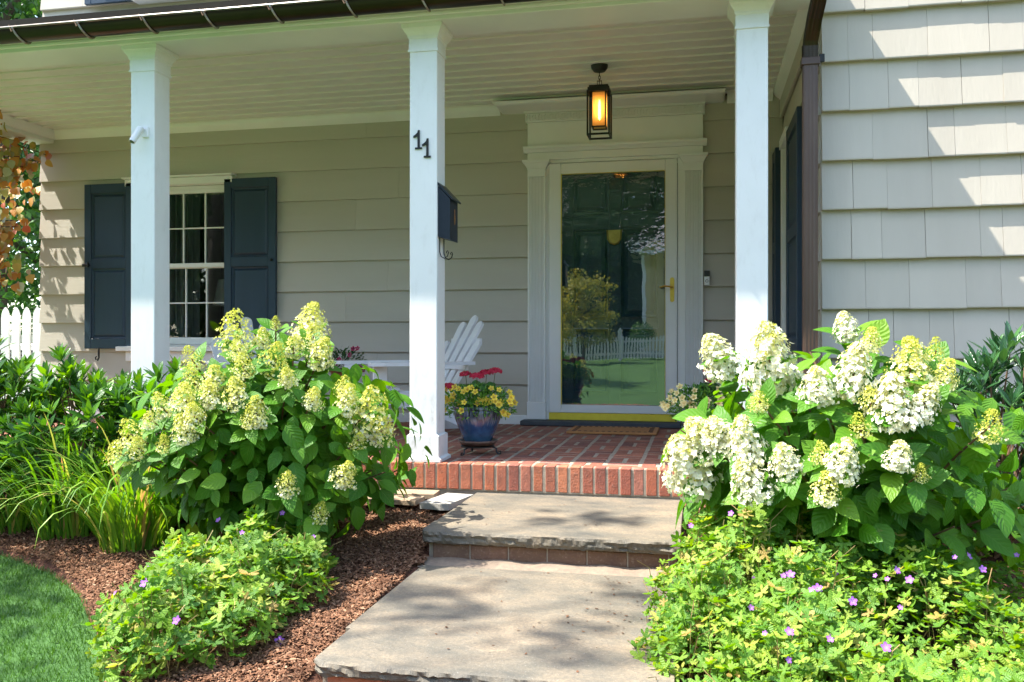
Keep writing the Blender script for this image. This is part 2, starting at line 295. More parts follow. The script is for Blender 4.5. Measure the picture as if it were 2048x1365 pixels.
# ------------------------------------------------------------------ mesh helpers
class MB:
    def __init__(s): s.v = []; s.f = []
    def add(s, vs, fs):
        k = len(s.v); s.v += [tuple(v) for v in vs]; s.f += [tuple(i + k for i in f) for f in fs]; return s
    def box(s, x0, x1, y0, y1, z0, z1, bev=0):
        if bev <= 0:
            vs = [(x, y, z) for z in (z0, z1) for y in (y0, y1) for x in (x0, x1)]
            return s.add(vs, [(0, 2, 3, 1), (4, 5, 7, 6), (0, 1, 5, 4), (2, 6, 7, 3), (0, 4, 6, 2), (1, 3, 7, 5)])
        b = min(bev, (x1 - x0) * .45, (y1 - y0) * .45, (z1 - z0) * .45)
        vs = []; idx = {}
        for a, X in ((0, (x0, b)), (1, (x1, -b))):
            for c, Y in ((0, (y0, b)), (1, (y1, -b))):
                for d, Z in ((0, (z0, b)), (1, (z1, -b))):
                    for ax in range(3):
                        p = [X[0] + X[1], Y[0] + Y[1], Z[0] + Z[1]]; p[ax] = (X, Y, Z)[ax][0]
                        idx[a, c, d, ax] = len(vs); vs.append(tuple(p))
        I = lambda a, c, d, ax: idx[a, c, d, ax]
        fs = []
        for a in (0, 1):
            q = [I(a, 0, 0, 0), I(a, 1, 0, 0), I(a, 1, 1, 0), I(a, 0, 1, 0)]; fs.append(tuple(q if a else q[::-1]))
            q = [I(0, a, 0, 1), I(0, a, 1, 1), I(1, a, 1, 1), I(1, a, 0, 1)]; fs.append(tuple(q if a else q[::-1]))
            q = [I(0, 0, a, 2), I(1, 0, a, 2), I(1, 1, a, 2), I(0, 1, a, 2)]; fs.append(tuple(q if a else q[::-1]))
        for a in (0, 1):
            for c in (0, 1):
                fs.append((I(a, c, 0, 0), I(a, c, 1, 0), I(a, c, 1, 1), I(a, c, 0, 1)))
                fs.append((I(a, 0, c, 0), I(a, 1, c, 0), I(a, 1, c, 2), I(a, 0, c, 2)))
                fs.append((I(0, a, c, 1), I(1, a, c, 1), I(1, a, c, 2), I(0, a, c, 2)))
                for d in (0, 1): fs.append((I(a, c, d, 0), I(a, c, d, 1), I(a, c, d, 2)))
        return s.add(vs, fs)
    def prism(s, prof, axis, a0, a1):
        """closed 2D profile extruded along axis 'x','y','z'; prof in the two other axes in order"""
        n = len(prof)
        def P(p, a): return {'x': (a, p[0], p[1]), 'y': (p[0], a, p[1]), 'z': (p[0], p[1], a)}[axis]
        vs = [P(p, a0) for p in prof] + [P(p, a1) for p in prof]
        fs = [tuple(range(n)), tuple(range(2 * n - 1, n - 1, -1))] + [(i, i + n, (i + 1) % n + n, (i + 1) % n) for i in range(n)]
        return s.add(vs, fs)
    def lathe(s, prof, n=24, c=(0, 0, 0)):
        k = len(prof); vs = []
        for r, z in prof:
            for i in range(n): a = 2 * math.pi * i / n; vs.append((c[0] + r * math.cos(a), c[1] + r * math.sin(a), c[2] + z))
        fs = [(j * n + i, j * n + (i + 1) % n, (j + 1) * n + (i + 1) % n, (j + 1) * n + i) for j in range(k - 1) for i in range(n)]
        fs += [tuple(range(n))[::-1], tuple(range((k - 1) * n, k * n))]
        return s.add(vs, fs)
    def tube(s, pts, r, n=8):
        pts = [Vector(p) for p in pts]; rs = r if isinstance(r, (list, tuple)) else [r] * len(pts)
        vs = []; ref = Vector((0, 0, 1))
        for i, p in enumerate(pts):
            d = (pts[min(i + 1, len(pts) - 1)] - pts[max(i - 1, 0)]).normalized()
            if abs(d.dot(ref)) > .95: ref = Vector((1, 0, 0)) if abs(d.x) < .9 else Vector((0, 1, 0))
            u = d.cross(ref).normalized(); v = d.cross(u).normalized(); ref = -v if False else ref
            for k in range(n): a = 2 * math.pi * k / n; vs.append(p + (u * math.cos(a) + v * math.sin(a)) * rs[i])
        m = len(pts)
        fs = [(j * n + i, j * n + (i + 1) % n, (j + 1) * n + (i + 1) % n, (j + 1) * n + i) for j in range(m - 1) for i in range(n)]
        fs += [tuple(range(n))[::-1], tuple(range((m - 1) * n, m * n))]
        return s.add(vs, fs)
    def xf(s, Mx): s.v = [tuple(Mx @ Vector(v)) for v in s.v]; return s
    def mesh(s, name, mat, smooth=False):
        me = bpy.data.meshes.new(name); me.from_pydata(s.v, [], s.f)
        me.materials.append(mat)
        import bmesh
        bm = bmesh.new(); bm.from_mesh(me); bmesh.ops.recalc_face_normals(bm, faces=bm.faces); bm.to_mesh(me); bm.free()
        if smooth:
            me.polygons.foreach_set('use_smooth', [True] * len(me.polygons))
            me.set_sharp_from_angle(angle=R(38))
        return me
def npmesh(name, V, F, mat, rnd=None, uv=None, smooth=False):
    """V (n,3), F (m,k) all same k, rnd per vertex, uv per vertex"""
    me = bpy.data.meshes.new(name); V = np.asarray(V, np.float32); F = np.asarray(F, np.int32); k = F.shape[1]
    me.vertices.add(len(V)); me.vertices.foreach_set('co', V.ravel())
    me.loops.add(F.size); me.loops.foreach_set('vertex_index', F.ravel())
    me.polygons.add(len(F)); me.polygons.foreach_set('loop_start', np.arange(len(F), dtype=np.int32) * k)
    me.update(calc_edges=True)
    if rnd is not None:
        a = me.attributes.new('rnd', 'FLOAT', 'POINT'); a.data.foreach_set('value', np.asarray(rnd, np.float32))
    if uv is not None:
        l = me.uv_layers.new(name='UVMap'); l.data.foreach_set('uv', np.asarray(uv, np.float32)[F.ravel()].ravel())
    if smooth: me.polygons.foreach_set('use_smooth', np.ones(len(F), bool))
    me.materials.append(mat); me.validate(); return me

def thing(name, label, cat, loc, group=None, kind=None):
    o = bpy.data.objects.new(name, None); COL.objects.link(o); o.location = loc; o.empty_display_size = .1
    if label: o['label'] = label
    if cat: o['category'] = cat
    if group: o['group'] = group
    if kind: o['kind'] = kind
    return o
ABS = {}
def part(name, me, parent, loc=(0, 0, 0), rot=None, scale=None, label=None, kind=None, mat4=None):
    """loc is in scene coordinates; converted to the parent's frame (parents are never rotated or scaled)"""
    o = bpy.data.objects.new(name, me); COL.objects.link(o)
    base = Vector((0, 0, 0))
    p = parent
    while p is not None: base += p.location; p = p.parent
    if mat4 is not None:
        m = mat4.copy(); m.translation = m.translation - base; o.matrix_basis = m
    else:
        o.location = Vector(loc) - base
        if rot is not None: o.rotation_euler = rot
        if scale is not None: o.scale = scale if hasattr(scale, '__len__') else (scale,) * 3
    o.parent = parent
    if label: o['label'] = label
    if kind: o['kind'] = kind
    return o
def mp(name, mb, mat, parent, smooth=False, **k):
    return part(name, mb.mesh(name, M[mat] if isinstance(mat, str) else mat, smooth), parent, **k)
def solo(name, me, label, cat, group=None, kind=None, loc=(0, 0, 0)):
    o = bpy.data.objects.new(name, me); COL.objects.link(o); o.location = loc
    if label: o['label'] = label
    if cat: o['category'] = cat
    if group: o['group'] = group
    if kind: o['kind'] = kind
    return o

# ------------------------------------------------------------------ ground
FL = -.633           # porch floor
EDGE = [(-9, 5.6), (-6, 5.0), (-4.6, 4.35), (-3.9, 4.02), (-3.38, 3.73), (-2.86, 3.45), (-2.5, 3.18), (-2.22, 2.89), (-1.98, 2.66), (-1.79, 2.42), (-1.62, 2.1), (-1.5, 1.7), (-1.4, 1.0), (-1.38, .2), (-1.38, -1.5)]
def gz(x, y):
    x = np.asarray(x, float); y = np.asarray(y, float)
    z = -.80 - .1 * np.maximum(0, 4.38 - y) - .07 * np.maximum(0, -1.13 - x) - .03 * np.maximum(0, x + .05)
    z = np.maximum(z, -1.12 + 0 * x)
    z = np.where(y > 4.38, -.80 - .07 * np.clip(-1.13 - x, 0, 4.5), z)
    return np.where(y < -1, -1.12 + np.clip(-1 - y, 0, 24) * .021, z)
def edge_y(x):
    xs = [e[0] for e in EDGE]; ys = [e[1] for e in EDGE]
    return np.interp(x, xs, ys)
def in_bed(x, y):
    # right/house side of the curve
    ys = np.array([e[1] for e in EDGE])[::-1]; xs = np.array([e[0] for e in EDGE])[::-1]
    return x > np.interp(y, ys, xs)
def grid(name, x0, x1, y0, y1, nx, ny, fz, mat, keep=None):
    xs = np.linspace(x0, x1, nx); ys = np.linspace(y0, y1, ny); X, Y = np.meshgrid(xs, ys)
    V = np.stack([X.ravel(), Y.ravel(), fz(X, Y).ravel()], 1)
    i = (np.arange(ny - 1)[:, None] * nx + np.arange(nx - 1)[None]).ravel()
    F = np.stack([i, i + 1, i + nx + 1, i + nx], 1)
    if keep is not None:
        c = V[F].mean(1); F = F[keep(c[:, 0], c[:, 1])]
    return npmesh(name, V, F, mat, smooth=True)
def lump(X, Y): return .012 * np.sin(X * 7.1 + 1) * np.sin(Y * 6.3) + .008 * np.sin(X * 17 + Y * 11)
lawn = solo('lawn', grid('lawn', -60, 60, -60, 60, 241, 241, lambda X, Y: gz(X, Y) - .035, M['lawn']), None, None, kind='structure')
# bed sheet follows the curved lawn edge exactly
rows = np.linspace(-1.5, 5.2, 120); NX = 110; V = []; 
for y in rows:
    ys = [e[1] for e in EDGE][::-1]; xs = [e[0] for e in EDGE][::-1]; xe = float(np.interp(y, ys, xs))
    for t in np.linspace(0, 1, NX):
        x = xe + (4.5 - xe) * t; d = min(1, (x - xe) / .12)
        V.append((x, y, float(gz(x, y)) - .035 + .032 * d + float(lump(x, y)) * d - (.09 if -1.06 < x < -.08 and 2.34 < y < 4.3 else 0)))
F = [(j * NX + i, j * NX + i + 1, (j + 1) * NX + i + 1, (j + 1) * NX + i) for j in range(len(rows) - 1) for i in range(NX - 1)]
solo('garden_bed', npmesh('garden_bed', V, F, M['mulch'], smooth=True), None, None, kind='structure')

def frames(D, Nn):
    """(n,3) axis dirs and normal hints -> (n,3,3) columns x,y,z"""
    D = D / np.linalg.norm(D, axis=1, keepdims=True); X = np.cross(D, Nn); l = np.linalg.norm(X, axis=1, keepdims=True); X = X / np.maximum(l, 1e-6)
    Z = np.cross(X, D); return np.stack([X, D, Z], 2)
def scatter(tv, P, FR, sc):
    """tv (k,3) template verts -> (n*k,3)"""
    return (np.einsum('nij,kj->nki', FR, tv) * np.asarray(sc)[:, None, None] + P[:, None]).reshape(-1, 3)
def tile(tf, n, k): return (tf[None] + (np.arange(n) * k)[:, None, None]).reshape(-1, tf.shape[1])

def leaves_mesh(name, t, P, FR, sc, mat, rnd=None):
    n = len(P); k = len(t[0]); rnd = RNG.random(n) if rnd is None else rnd
    return npmesh(name, scatter(t[0], P, FR, sc), tile(t[1], n, k), mat, rnd=np.repeat(rnd, k), uv=np.tile(t[2], (n, 1)), smooth=True)
# mulch chips
def chips(n, regions):
    P = []
    for (x0, x1, y0, y1, w) in regions:
        m = int(n * w); p = np.stack([RNG.uniform(x0, x1, m), RNG.uniform(y0, y1, m)], 1); P.append(p)
    P = np.concatenate(P); k = in_bed(P[:, 0] - .03 + RNG.normal(0, .02, len(P)), P[:, 1])
    slab = ((P[:, 0] > -1.12) & (P[:, 0] < -.06) & (P[:, 1] > 2.28) & (P[:, 1] < 3.38)) | ((P[:, 0] > -1.12) & (P[:, 0] < -.06) & (P[:, 1] >= 3.45))
    P = P[k & ~slab & (P[:, 1] < 4.36)]; n = len(P)
    z = gz(P[:, 0], P[:, 1]) + lump(P[:, 0], P[:, 1]) + RNG.uniform(0, .016, n)
    L = RNG.uniform(.005, .020, n) * np.where(RNG.random(n) < .06, 1.6, 1); W = RNG.uniform(.0018, .0048, n)
    a = RNG.uniform(0, 2 * np.pi, n); tilt = RNG.normal(0, .35, n)
    D = np.stack([np.cos(a) * np.cos(tilt), np.sin(a) * np.cos(tilt), np.sin(tilt)], 1)
    Nn = np.stack([RNG.normal(0, .4, n), RNG.normal(0, .4, n), np.ones(n)], 1); FR = frames(D, Nn)
    tv = np.array([[-1, -.5, 0], [1, -.5, 0], [1, .4, 0], [-1, .5, 0], [0, -.5, .7], [0, .5, .7]], float)
    T = np.repeat(tv[None], n, 0); T[:, :, 0] *= W[:, None]; T[:, :, 1] *= L[:, None]; T[:, :, 2] *= W[:, None] * .8
    V = (np.einsum('nij,nkj->nki', FR, T) + np.stack([P[:, 0], P[:, 1], z], 1)[:, None]).reshape(-1, 3)
    tf = np.array([[0, 4, 5, 3], [4, 1, 2, 5]])
    return npmesh('mulch_chips', V, tile(tf, n, 6), M['chips'], rnd=np.repeat(np.clip(RNG.beta(2, 2.2, n), 0, 1), 6))
solo('mulch_chips', chips(190000, [(-1.95, -1.08, 2.1, 4.36, .36), (-3.3, -1.9, 2.3, 4.3, .40), (-4.6, -3.3, 3.6, 4.6, .08), (-.08, .6, 2.2, 4.36, .16)]), 'loose shredded brown bark mulch covering the planting beds', 'mulch', kind='stuff')
# lawn blades
n = 140000
P = np.stack([RNG.uniform(-4.2, -1.35, n), RNG.uniform(1.2, 4.2, n)], 1)
P = P[~in_bed(P[:, 0] - .02 + RNG.normal(0, .022, n), P[:, 1])]; n = len(P)
a = RNG.uniform(0, 6.28, n); lean = RNG.uniform(.15, .8, n)
D = np.stack([np.cos(a) * lean, np.sin(a) * lean, np.ones(n)], 1); FR = frames(D, np.stack([np.sin(a), -np.cos(a), np.zeros(n)], 1))
tv = np.array([[-.05, 0, 0], [.05, 0, 0], [.03, .6, .1], [0, 1, .3]]); 
V = scatter(tv, np.stack([P[:, 0], P[:, 1], gz(P[:, 0], P[:, 1]) - .036], 1), FR, RNG.uniform(.014, .030, n))
solo('grass_blades', npmesh('grass_blades', V, tile(np.array([[0, 1, 2, 3]]), n, 4), M['lawnblade'], rnd=np.repeat(RNG.random(n), 4)), 'short dense green turf inside the curved edge of the mulch bed', 'grass', kind='stuff')

# ------------------------------------------------------------------ house
YW = 6.6
house = thing('house', 'beige shingled house with a white columned front porch, blue shutters and glass storm door', 'house', (-2.5, YW, FL))
def H(name, mb, mat, smooth=False, parent=None, **k): return mp(name, mb, mat, parent or house, smooth, **k)
# structural walls (with openings) behind the siding
H('wall', MB().box(-5.555, -4.70, 6.63, 6.78, -1.2, 1.80), 'sheath')
H('wall', MB().box(-3.74, -1.14, 6.63, 6.78, -1.2, 1.80), 'sheath')
H('wall', MB().box(-.10, .64, 6.63, 6.78, -1.2, 1.80), 'sheath')
H('wall', MB().box(-4.70, -3.74, 6.63, 6.78, -1.2, -.06), 'sheath')
H('wall', MB().box(-4.70, -3.74, 6.63, 6.78, 1.34, 1.80), 'sheath')
H('wall', MB().box(-1.14, -.10, 6.63, 6.78, 1.40, 1.80), 'sheath')
H('wall', MB().box(-5.555, 4.0, 6.63, 6.78, 1.80, 4.6), 'sheath')
H('wall', MB().box(-5.555, -5.48, 6.78, 11.0, -1.2, 4.6), 'siding')
H('wall', MB().box(.635, 4.0, 4.585, 4.72, -1.2, 4.2), 'sheath')
H('wall', MB().box(.64, .78, 4.72, 6.63, -1.2, 4.2), 'sheath')
H('interior_wall_or_backing', MB().box(-5.48, -2.6, 9.4, 9.5, -.7, 2.0), 'interior')
H('interior_wall_or_backing', MB().box(-2.7, -2.6, 6.78, 9.4, -.7, 2.0), 'interior')
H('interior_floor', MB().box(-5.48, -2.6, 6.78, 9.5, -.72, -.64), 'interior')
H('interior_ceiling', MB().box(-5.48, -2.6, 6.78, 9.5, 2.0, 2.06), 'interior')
H('roof', MB().box(-5.9, 4.4, 6.2, 11.2, 4.6, 4.7), 'roof', label='unseen flat roof slab closing the main block against light')  # out of view; plain flat slab put on top to block light

Z0, ST = .155, .243
def sub(segs, a, b):
    out = []
    for s, e in segs:
        if b <= s or a >= e: out.append((s, e)); continue
        if a > s: out.append((s, a))
        if b < e: out.append((b, e))
    return out
def board(name, x0, x1, z0, z1, zb, y, thick, mat, parent, axis='x', sgn=1, **k):
    """lapped board: thick at its bottom zb, thin at top zb+ST; clipped to z0..z1"""
    f = lambda z: y - .004 - thick * (1 - (z - zb) / ST)
    prof = [(y + .012, z0), (f(z0), z0), (f(z0) - .0005, z0 + .004), (f(z1), z1), (y + .012, z1)]
    if axis == 'x': return H(name, MB().prism(prof, 'x', x0, x1), mat, parent=parent, **k)
    prof = [(p[0], p[1]) for p in prof]
    mb = MB().prism(prof, 'x', x0, x1); mb.v = [(v[1], v[0], v[2]) for v in mb.v]   # swap x/y: wall facing -x
    return H(name, mb, mat, parent=parent, **k)
openings = [(-4.70, -3.735, -.08, 1.33), (-1.25, .03, FL - .1, 1.78)]
for k in range(-3, 7):
    zb = Z0 + k * ST; zt = min(zb + ST, 1.79)
    if zb < -.58: zb0 = -.56
    else: zb0 = zb
    if zt <= zb0: continue
    segs = [(-5.555 - random.uniform(0, .004), .60)]
    for (a, b, c, d) in openings:
        if d > zb0 and c < zt: segs = sub(segs, a, b)
    cuts = [-2.75 + ((k * 37) % 11) * .09]
    for (a, b) in segs:
        pts = [a] + [c for c in cuts if a + .3 < c < b - .3] + [b]
        for q in range(len(pts) - 1): board('siding_board', pts[q] + (.0012 if q else 0), pts[q + 1], zb0 + random.uniform(-.0012, .0012), zt, zb, YW, .024 + random.uniform(-.002, .002), M['siding'], house)
    for (a, b, c, d) in openings:
        if c > zb0 + .01 and c < zt: board('siding_board', a, b, zb0, c, zb, YW, .024, M['siding'], house)
        if d > zb0 and d < zt - .01: board('siding_board', a, b, d, zt, zb, YW, .024, M['siding'], house)
H('water_table', MB().box(-5.57, -1.25, 6.565, 6.625, FL - .5, -.565, .004), 'trim')
H('water_table', MB().box(.05, .60, 6.565, 6.625, FL - .02, -.565, .004), 'trim')
# return wall (faces the porch)
for k in range(-3, 7):
    zb = Z0 + k * ST; zt = min(zb + ST, 1.79); segs = [(4.60, 6.572)]
    if zb < 1.36 and zt > -.06: segs = sub(segs, 5.83, 6.22)
    for a, b in segs: board('siding_board', a, b, max(zb, -.62), zt, zb, .612, .022, M['siding'], house, axis='y')
# front facade shingles
def shingle_mesh(w, jag):
    b = .033 + jag; y = 0
    prof = [(0.012, 0), (-b, 0), (-b - .001, .006), (-.004, ST + .004), (.012, ST + .004)]
    return MB().prism(prof, 'x', 0, w)
for k in range(-5, 16):
    zb = .158 + k * ST; x = .602; rr = random.Random(k + 50)
    while x < 2.75:
        w = rr.choice([.11, .13, .16, .19, .22, .25]) * rr.uniform(.9, 1.1)
        if x + w > 2.75: w = 2.76 - x
        me = shingle_mesh(w - rr.choice([.0008, .0013, .0022]), rr.uniform(0, .004)).mesh('wall_shingle', M['shingle'])
        part('wall_shingle', me, house, (x, 4.585, zb + rr.uniform(-.0025, .0025)))
        x += w
H('wall', MB().box(2.77, 4.0, 4.55, 4.58, -1.2, 4.0), 'shingle')
H('corner_board', MB().box(.600, .634, 4.590, 4.640, -1.2, 1.79), 'siding')
# upper storey over the porch roof
for k in range(0, 7):
    zb = 2.617 + k * ST; rr = random.Random(k + 5); x = -5.555 - .01
    while x < -3.0:
        w = rr.choice([.2, .26, .31, .36, .42])
        part('wall_shingle', shingle_mesh(w - .002, rr.uniform(0, .003)).mesh('wall_shingle', M['shingle']), house, (x, 6.63, zb)); x += w
    board('siding_board', x, 4.0, zb, zb + ST, zb, 6.63, .03, M['shingle'], house)
# porch roof
prof = [(4.255, 1.795), (6.60, 2.735), (6.60, 2.70), (4.255, 1.775)]
H('porch_roof', MB().prism(prof, 'x', -5.72, .598), 'roof')
H('roof_flashing', MB().prism([(6.50, 2.705), (6.598, 2.745), (6.598, 2.80), (6.59, 2.80), (6.585, 2.76), (6.50, 2.72)], 'x', -5.55, .598), 'flash')
H('roof_drip_edge', MB().prism([(4.235, 1.800), (4.30, 1.824), (4.30, 1.820), (4.240, 1.796), (4.240, 1.735), (4.235, 1.735)], 'x', -5.73, .605), 'gutter')
H('roof_gable', MB().prism([(4.30, 1.80), (6.60, 1.80), (6.60, 2.69), (4.30, 1.80)], 'x', -5.66, -5.62), 'trim')
# front beam, fascia, side beams, ceiling
H('porch_beam', MB().box(-5.66, .598, 4.36, 4.62, 1.662, 1.795, .004), 'trim')
H('fascia_board', MB().box(-5.70, .60, 4.31, 4.357, 1.70, 1.775, .004), 'trim')
H('bead_molding', MB().tube([(-5.68, 4.345, 1.690), (.60, 4.345, 1.690)], .012, 8), 'trim', True)
H('side_beam', MB().box(-5.66, -5.42, 4.622, 6.598, 1.70, 1.83, .004), 'trim')
H('crown_molding', MB().prism([(4.622, 1.782), (4.660, 1.799), (4.622, 1.799)], 'x', -5.41, .57), 'trim')
crown = [(6.592, 1.728), (6.575, 1.732), (6.566, 1.745), (6.545, 1.758), (6.530, 1.778), (6.524, 1.797), (6.592, 1.797)]
H('crown_molding', MB().prism(crown, 'x', -5.40, -1.48), 'trim', True)
H('crown_molding', MB().prism(crown, 'x', .21, .53), 'trim', True)
mb = MB().prism([(.600 - (6.592 - y), z) for y, z in crown], 'y', 4.63, 6.585); H('crown_molding', mb, 'trim', True)
mb = MB().prism([(-5.418 + (6.592 - y) * .8, z) for y, z in crown], 'y', 4.63, 6.585); H('crown_molding', mb, 'trim', True)
H('frieze_board', MB().box(.578, .596, 4.66, 6.57, 1.60, 1.727, .003), 'siding')
y = 4.622; bi = 0
H('ceiling_deck', MB().box(-5.45, .62, 4.61, 6.61, 1.822, 1.84), 'ceiling')
while y < 6.585:
    wd = .146; y1 = min(y + wd - .0005, 6.598)
    prof = [(y, 1.820), (y, 1.7935), (y + .002, 1.7915), (y1 - .001, 1.8035), (y1, 1.820)]
    H('ceiling_board', MB().prism(prof, 'x', -5.43, .60), 'ceiling'); y += wd
# small ceiling hooks
for hx in (-3.62, -2.55):
    H('ceiling_hook', MB().tube([(hx, 4.72, 1.80), (hx, 4.72, 1.772), (hx + .008, 4.72, 1.76), (hx + .016, 4.72, 1.768)], .0025, 6), 'trim', True)

# columns
def column(x):
    c = thing('column', None, None, (0, 0, 0)); c.parent = house; c.location = Vector((x, 4.495, FL)) - house.location
    h = .075
    H('shaft', MB().box(x - h, x + h, 4.42, 4.57, FL + .14, 1.525, .004), 'column', parent=c)
    prof = [(0, 1.524), (.006, 1.526), (.006, 1.534), (0, 1.537)]
    def ring(z0, z1, e0, e1, bev=0):
        vs = []
        for z, e in ((z0, e0), (z1, e1)):
            vs += [(x - h - e, 4.42 - e, z), (x + h + e, 4.42 - e, z), (x + h + e, 4.57 + e, z), (x - h - e, 4.57 + e, z)]
        return vs, [(0, 1, 2, 3), (4, 5, 6, 7), (0, 1, 5, 4), (1, 2, 6, 5), (2, 3, 7, 6), (3, 0, 4, 7)]
    cap = MB(); lv = [(1.521, .0065), (1.533, .0065), (1.534, .003), (1.588, .003), (1.595, .008), (1.604, .009), (1.612, .013), (1.624, .022), (1.636, .028), (1.640, .034), (1.661, .036)]
    vs = []
    for z, e in lv: vs += [(x - h - e, 4.42 - e, z), (x + h + e, 4.42 - e, z), (x + h + e, 4.57 + e, z), (x - h - e, 4.57 + e, z)]
    fs = [(j * 4 + i, j * 4 + (i + 1) % 4, j * 4 + 4 + (i + 1) % 4, j * 4 + 4 + i) for j in range(len(lv) - 1) for i in range(4)] + [(0, 1, 2, 3), tuple(len(vs) - 4 + i for i in range(4))]
    cap.add(vs, fs); H('capital', cap, 'column', parent=c)
    lv = [(FL + .001, .026), (FL + .016, .026), (FL + .026, .012), (FL + .135, .012), (FL + .143, .001)]; vs = []
    for z, e in lv: vs += [(x - h - e, 4.42 - e, z), (x + h + e, 4.42 - e, z), (x + h + e, 4.57 + e, z), (x - h - e, 4.57 + e, z)]
    fs = [(j * 4 + i, j * 4 + (i + 1) % 4, j * 4 + 4 + (i + 1) % 4, j * 4 + 4 + i) for j in range(len(lv) - 1) for i in range(4)] + [(0, 1, 2, 3), tuple(len(vs) - 4 + i for i in range(4))]
    b = MB(); b.add(vs, fs); H('base', b, 'column', parent=c)
for x in (-4.72, -3.065, -1.41, .26): column(x)

# gutter
g = MB(); n = 14; outer = []; inner = []
for i in range(n + 1):
    a = math.pi + math.pi * i / n; outer.append((4.232 + .060 * math.cos(a), 1.728 + .060 * math.sin(a))); inner.append((4.232 + .056 * math.cos(a), 1.728 + .056 * math.sin(a)))
gut = H('gutter', MB().prism(outer + inner[::-1], 'x', -5.78, .62), 'gutter', True)
mp('rolled_lip', MB().tube([(-5.78, 4.170, 1.731), (.74, 4.170, 1.731)], .0075, 8), simple('worn_lip', (.22, .21, .2), (.12, .10, .09), 6, .3, .8), gut, True)
for bx in (-4.05, -3.695, -3.286, -2.891, -2.532, -2.154, -1.743, -1.352, -.965, -.6, -.2, .2):
    b = H('gutter_bracket', MB().tube([(bx + .0 + .03 * math.sin(math.pi * i / 12), 4.232 + .066 * math.cos(math.pi + math.pi * .85 * i / 10), 1.728 + .066 * math.sin(math.pi + math.pi * .85 * i / 10)) for i in range(11)], .0055, 6), 'gutterin', True)
    mp('strap', MB().tube([(bx - .022, 4.168, 1.743), (bx, 4.163, 1.703)], .003, 5).tube([(bx + .022, 4.168, 1.743), (bx, 4.163, 1.703)], .003, 5), 'twig', b)
# downspout: corrugated elbow and straight pipe
def ribbed(pts, w, d, n=28, amp=.0035):
    pts = [Vector(p) for p in pts]; vs = []
    for i, p in enumerate(pts):
        dr = (pts[min(i + 1, len(pts) - 1)] - pts[max(i - 1, 0)]).normalized(); ux = Vector((1, 0, 0)); uy = dr.cross(ux).normalized()
        for k in range(n):
            a = 2 * math.pi * (k + .5) / n; c, s_ = math.cos(a), math.sin(a)
            sq = 1 / max(abs(c), abs(s_)) ** .8; rip = 1 - (.06 if k % 2 else 0)
            vs.append(p + ux * c * sq * w / 2 * rip + uy * s_ * sq * d / 2 * rip)
    m = len(pts); fs = [(j * n + i, j * n + (i + 1) % n, (j + 1) * n + (i + 1) % n, (j + 1) * n + i) for j in range(m - 1) for i in range(n)] + [tuple(range(n)), tuple(range((m - 1) * n, m * n))]
    return MB().add(vs, fs)
ds = H('downspout', ribbed([(.535, 4.475, -1.02), (.535, 4.475, 1.38)], .073, .052), 'down')
el = ribbed([(.535, 4.475, 1.37), (.535, 4.475, 1.43), (.537, 4.465, 1.46), (.542, 4.44, 1.50), (.548, 4.40, 1.55), (.556, 4.33, 1.60), (.560, 4.28, 1.66), (.562, 4.25, 1.73), (.562, 4.235, 1.74)], .070, .055)
mp('elbow', el, 'gutter', ds)
for q in range(7):
    t = q / 6; mp('crimp', ribbed([(.535, 4.475, 1.375 + .009 * q), (.535, 4.475, 1.380 + .009 * q)], .0765, .056), 'gutter', ds)
mp('strap', MB().box(.492, .578, 4.443, 4.505, 1.335, 1.372, .003), 'down', ds)
mp('strap_tab', MB().box(.575, .60, 4.45, 4.46, 1.345, 1.385, .002), 'black', ds)

# ------------------------------------------------------------------ shutters
def shutter(T, z0, z1, split, parent=house, W=.455, label=None, hooks=True):
    """built in a local frame x 0..W, y 0 (face) .. .035; T maps to scene coordinates"""
    base = T @ Vector((0, 0, z0))
    e = thing('shutter', None, None, (0, 0, 0)); e.parent = parent; b = Vector((0, 0, 0)); p = parent
    while p is not None: b += p.location; p = p.parent
    e.location = base - b
    if label: e['label'] = label
    st = .062
    def q(mb): return mb.xf(T)
    for a, c in ((0, st), (W - st, W)): mp('stile', q(MB().box(a, c, 0, .034, z0, z1, .003)), 'shutter', e)
    rails = [(z0, z0 + .085), (split - .04, split + .04), (z1 - .075, z1)]
    for a, c in rails: mp('rail', q(MB().box(st + .0005, W - st - .0005, .0015, .033, a, c, .003)), 'shutter', e)
    for a, c in ((z0 + .085, split - .04), (split + .04, z1 - .075)):
        x0, x1 = st, W - st; m = MB()
        lv = [(0, .012), (.004, .018), (.014, .022), (.032, .009), (.036, .008)]; vs = []
        for off, y in lv: vs += [(x0 + off, y, a + off), (x1 - off, y, a + off), (x1 - off, y, c - off), (x0 + off, y, c - off)]
        fs = [(j * 4 + i, j * 4 + (i + 1) % 4, j * 4 + 4 + (i + 1) % 4, j * 4 + 4 + i) for j in range(len(lv) - 1) for i in range(4)] + [tuple(len(vs) - 4 + i for i in range(4))]
        m.add(vs, fs); m.box(x0 + .001, x1 - .001, .024, .030, a, c); mp('panel', q(m), 'shutter', e)
    if hooks:
        xm = W * .33
        mp('shutter_dog', q(MB().tube([(xm, -.012, z0 + .01), (xm, -.014, z0 - .03), (xm, -.012, z0 - .075), (xm - .012, -.012, z0 - .098), (xm - .03, -.012, z0 - .09), (xm - .032, -.012, z0 - .07), (xm - .018, -.012, z0 - .064)], [.006, .009, .007, .007, .006, .005, .004], 8)), 'black', e, True)
    return e
T = lambda x, y: Matrix.Translation((x, y, 0))
s = shutter(T(-5.085, 6.535), -.065, 1.325, .65, label='blue shutter dappled by sun at the far end of the porch wall')
mp('latch', MB().box(-5.095, -5.03, 6.518, 6.534, .628, .652, .003).tube([(-5.035, 6.515, .62), (-5.035, 6.515, .665)], .008, 8), 'black', s)
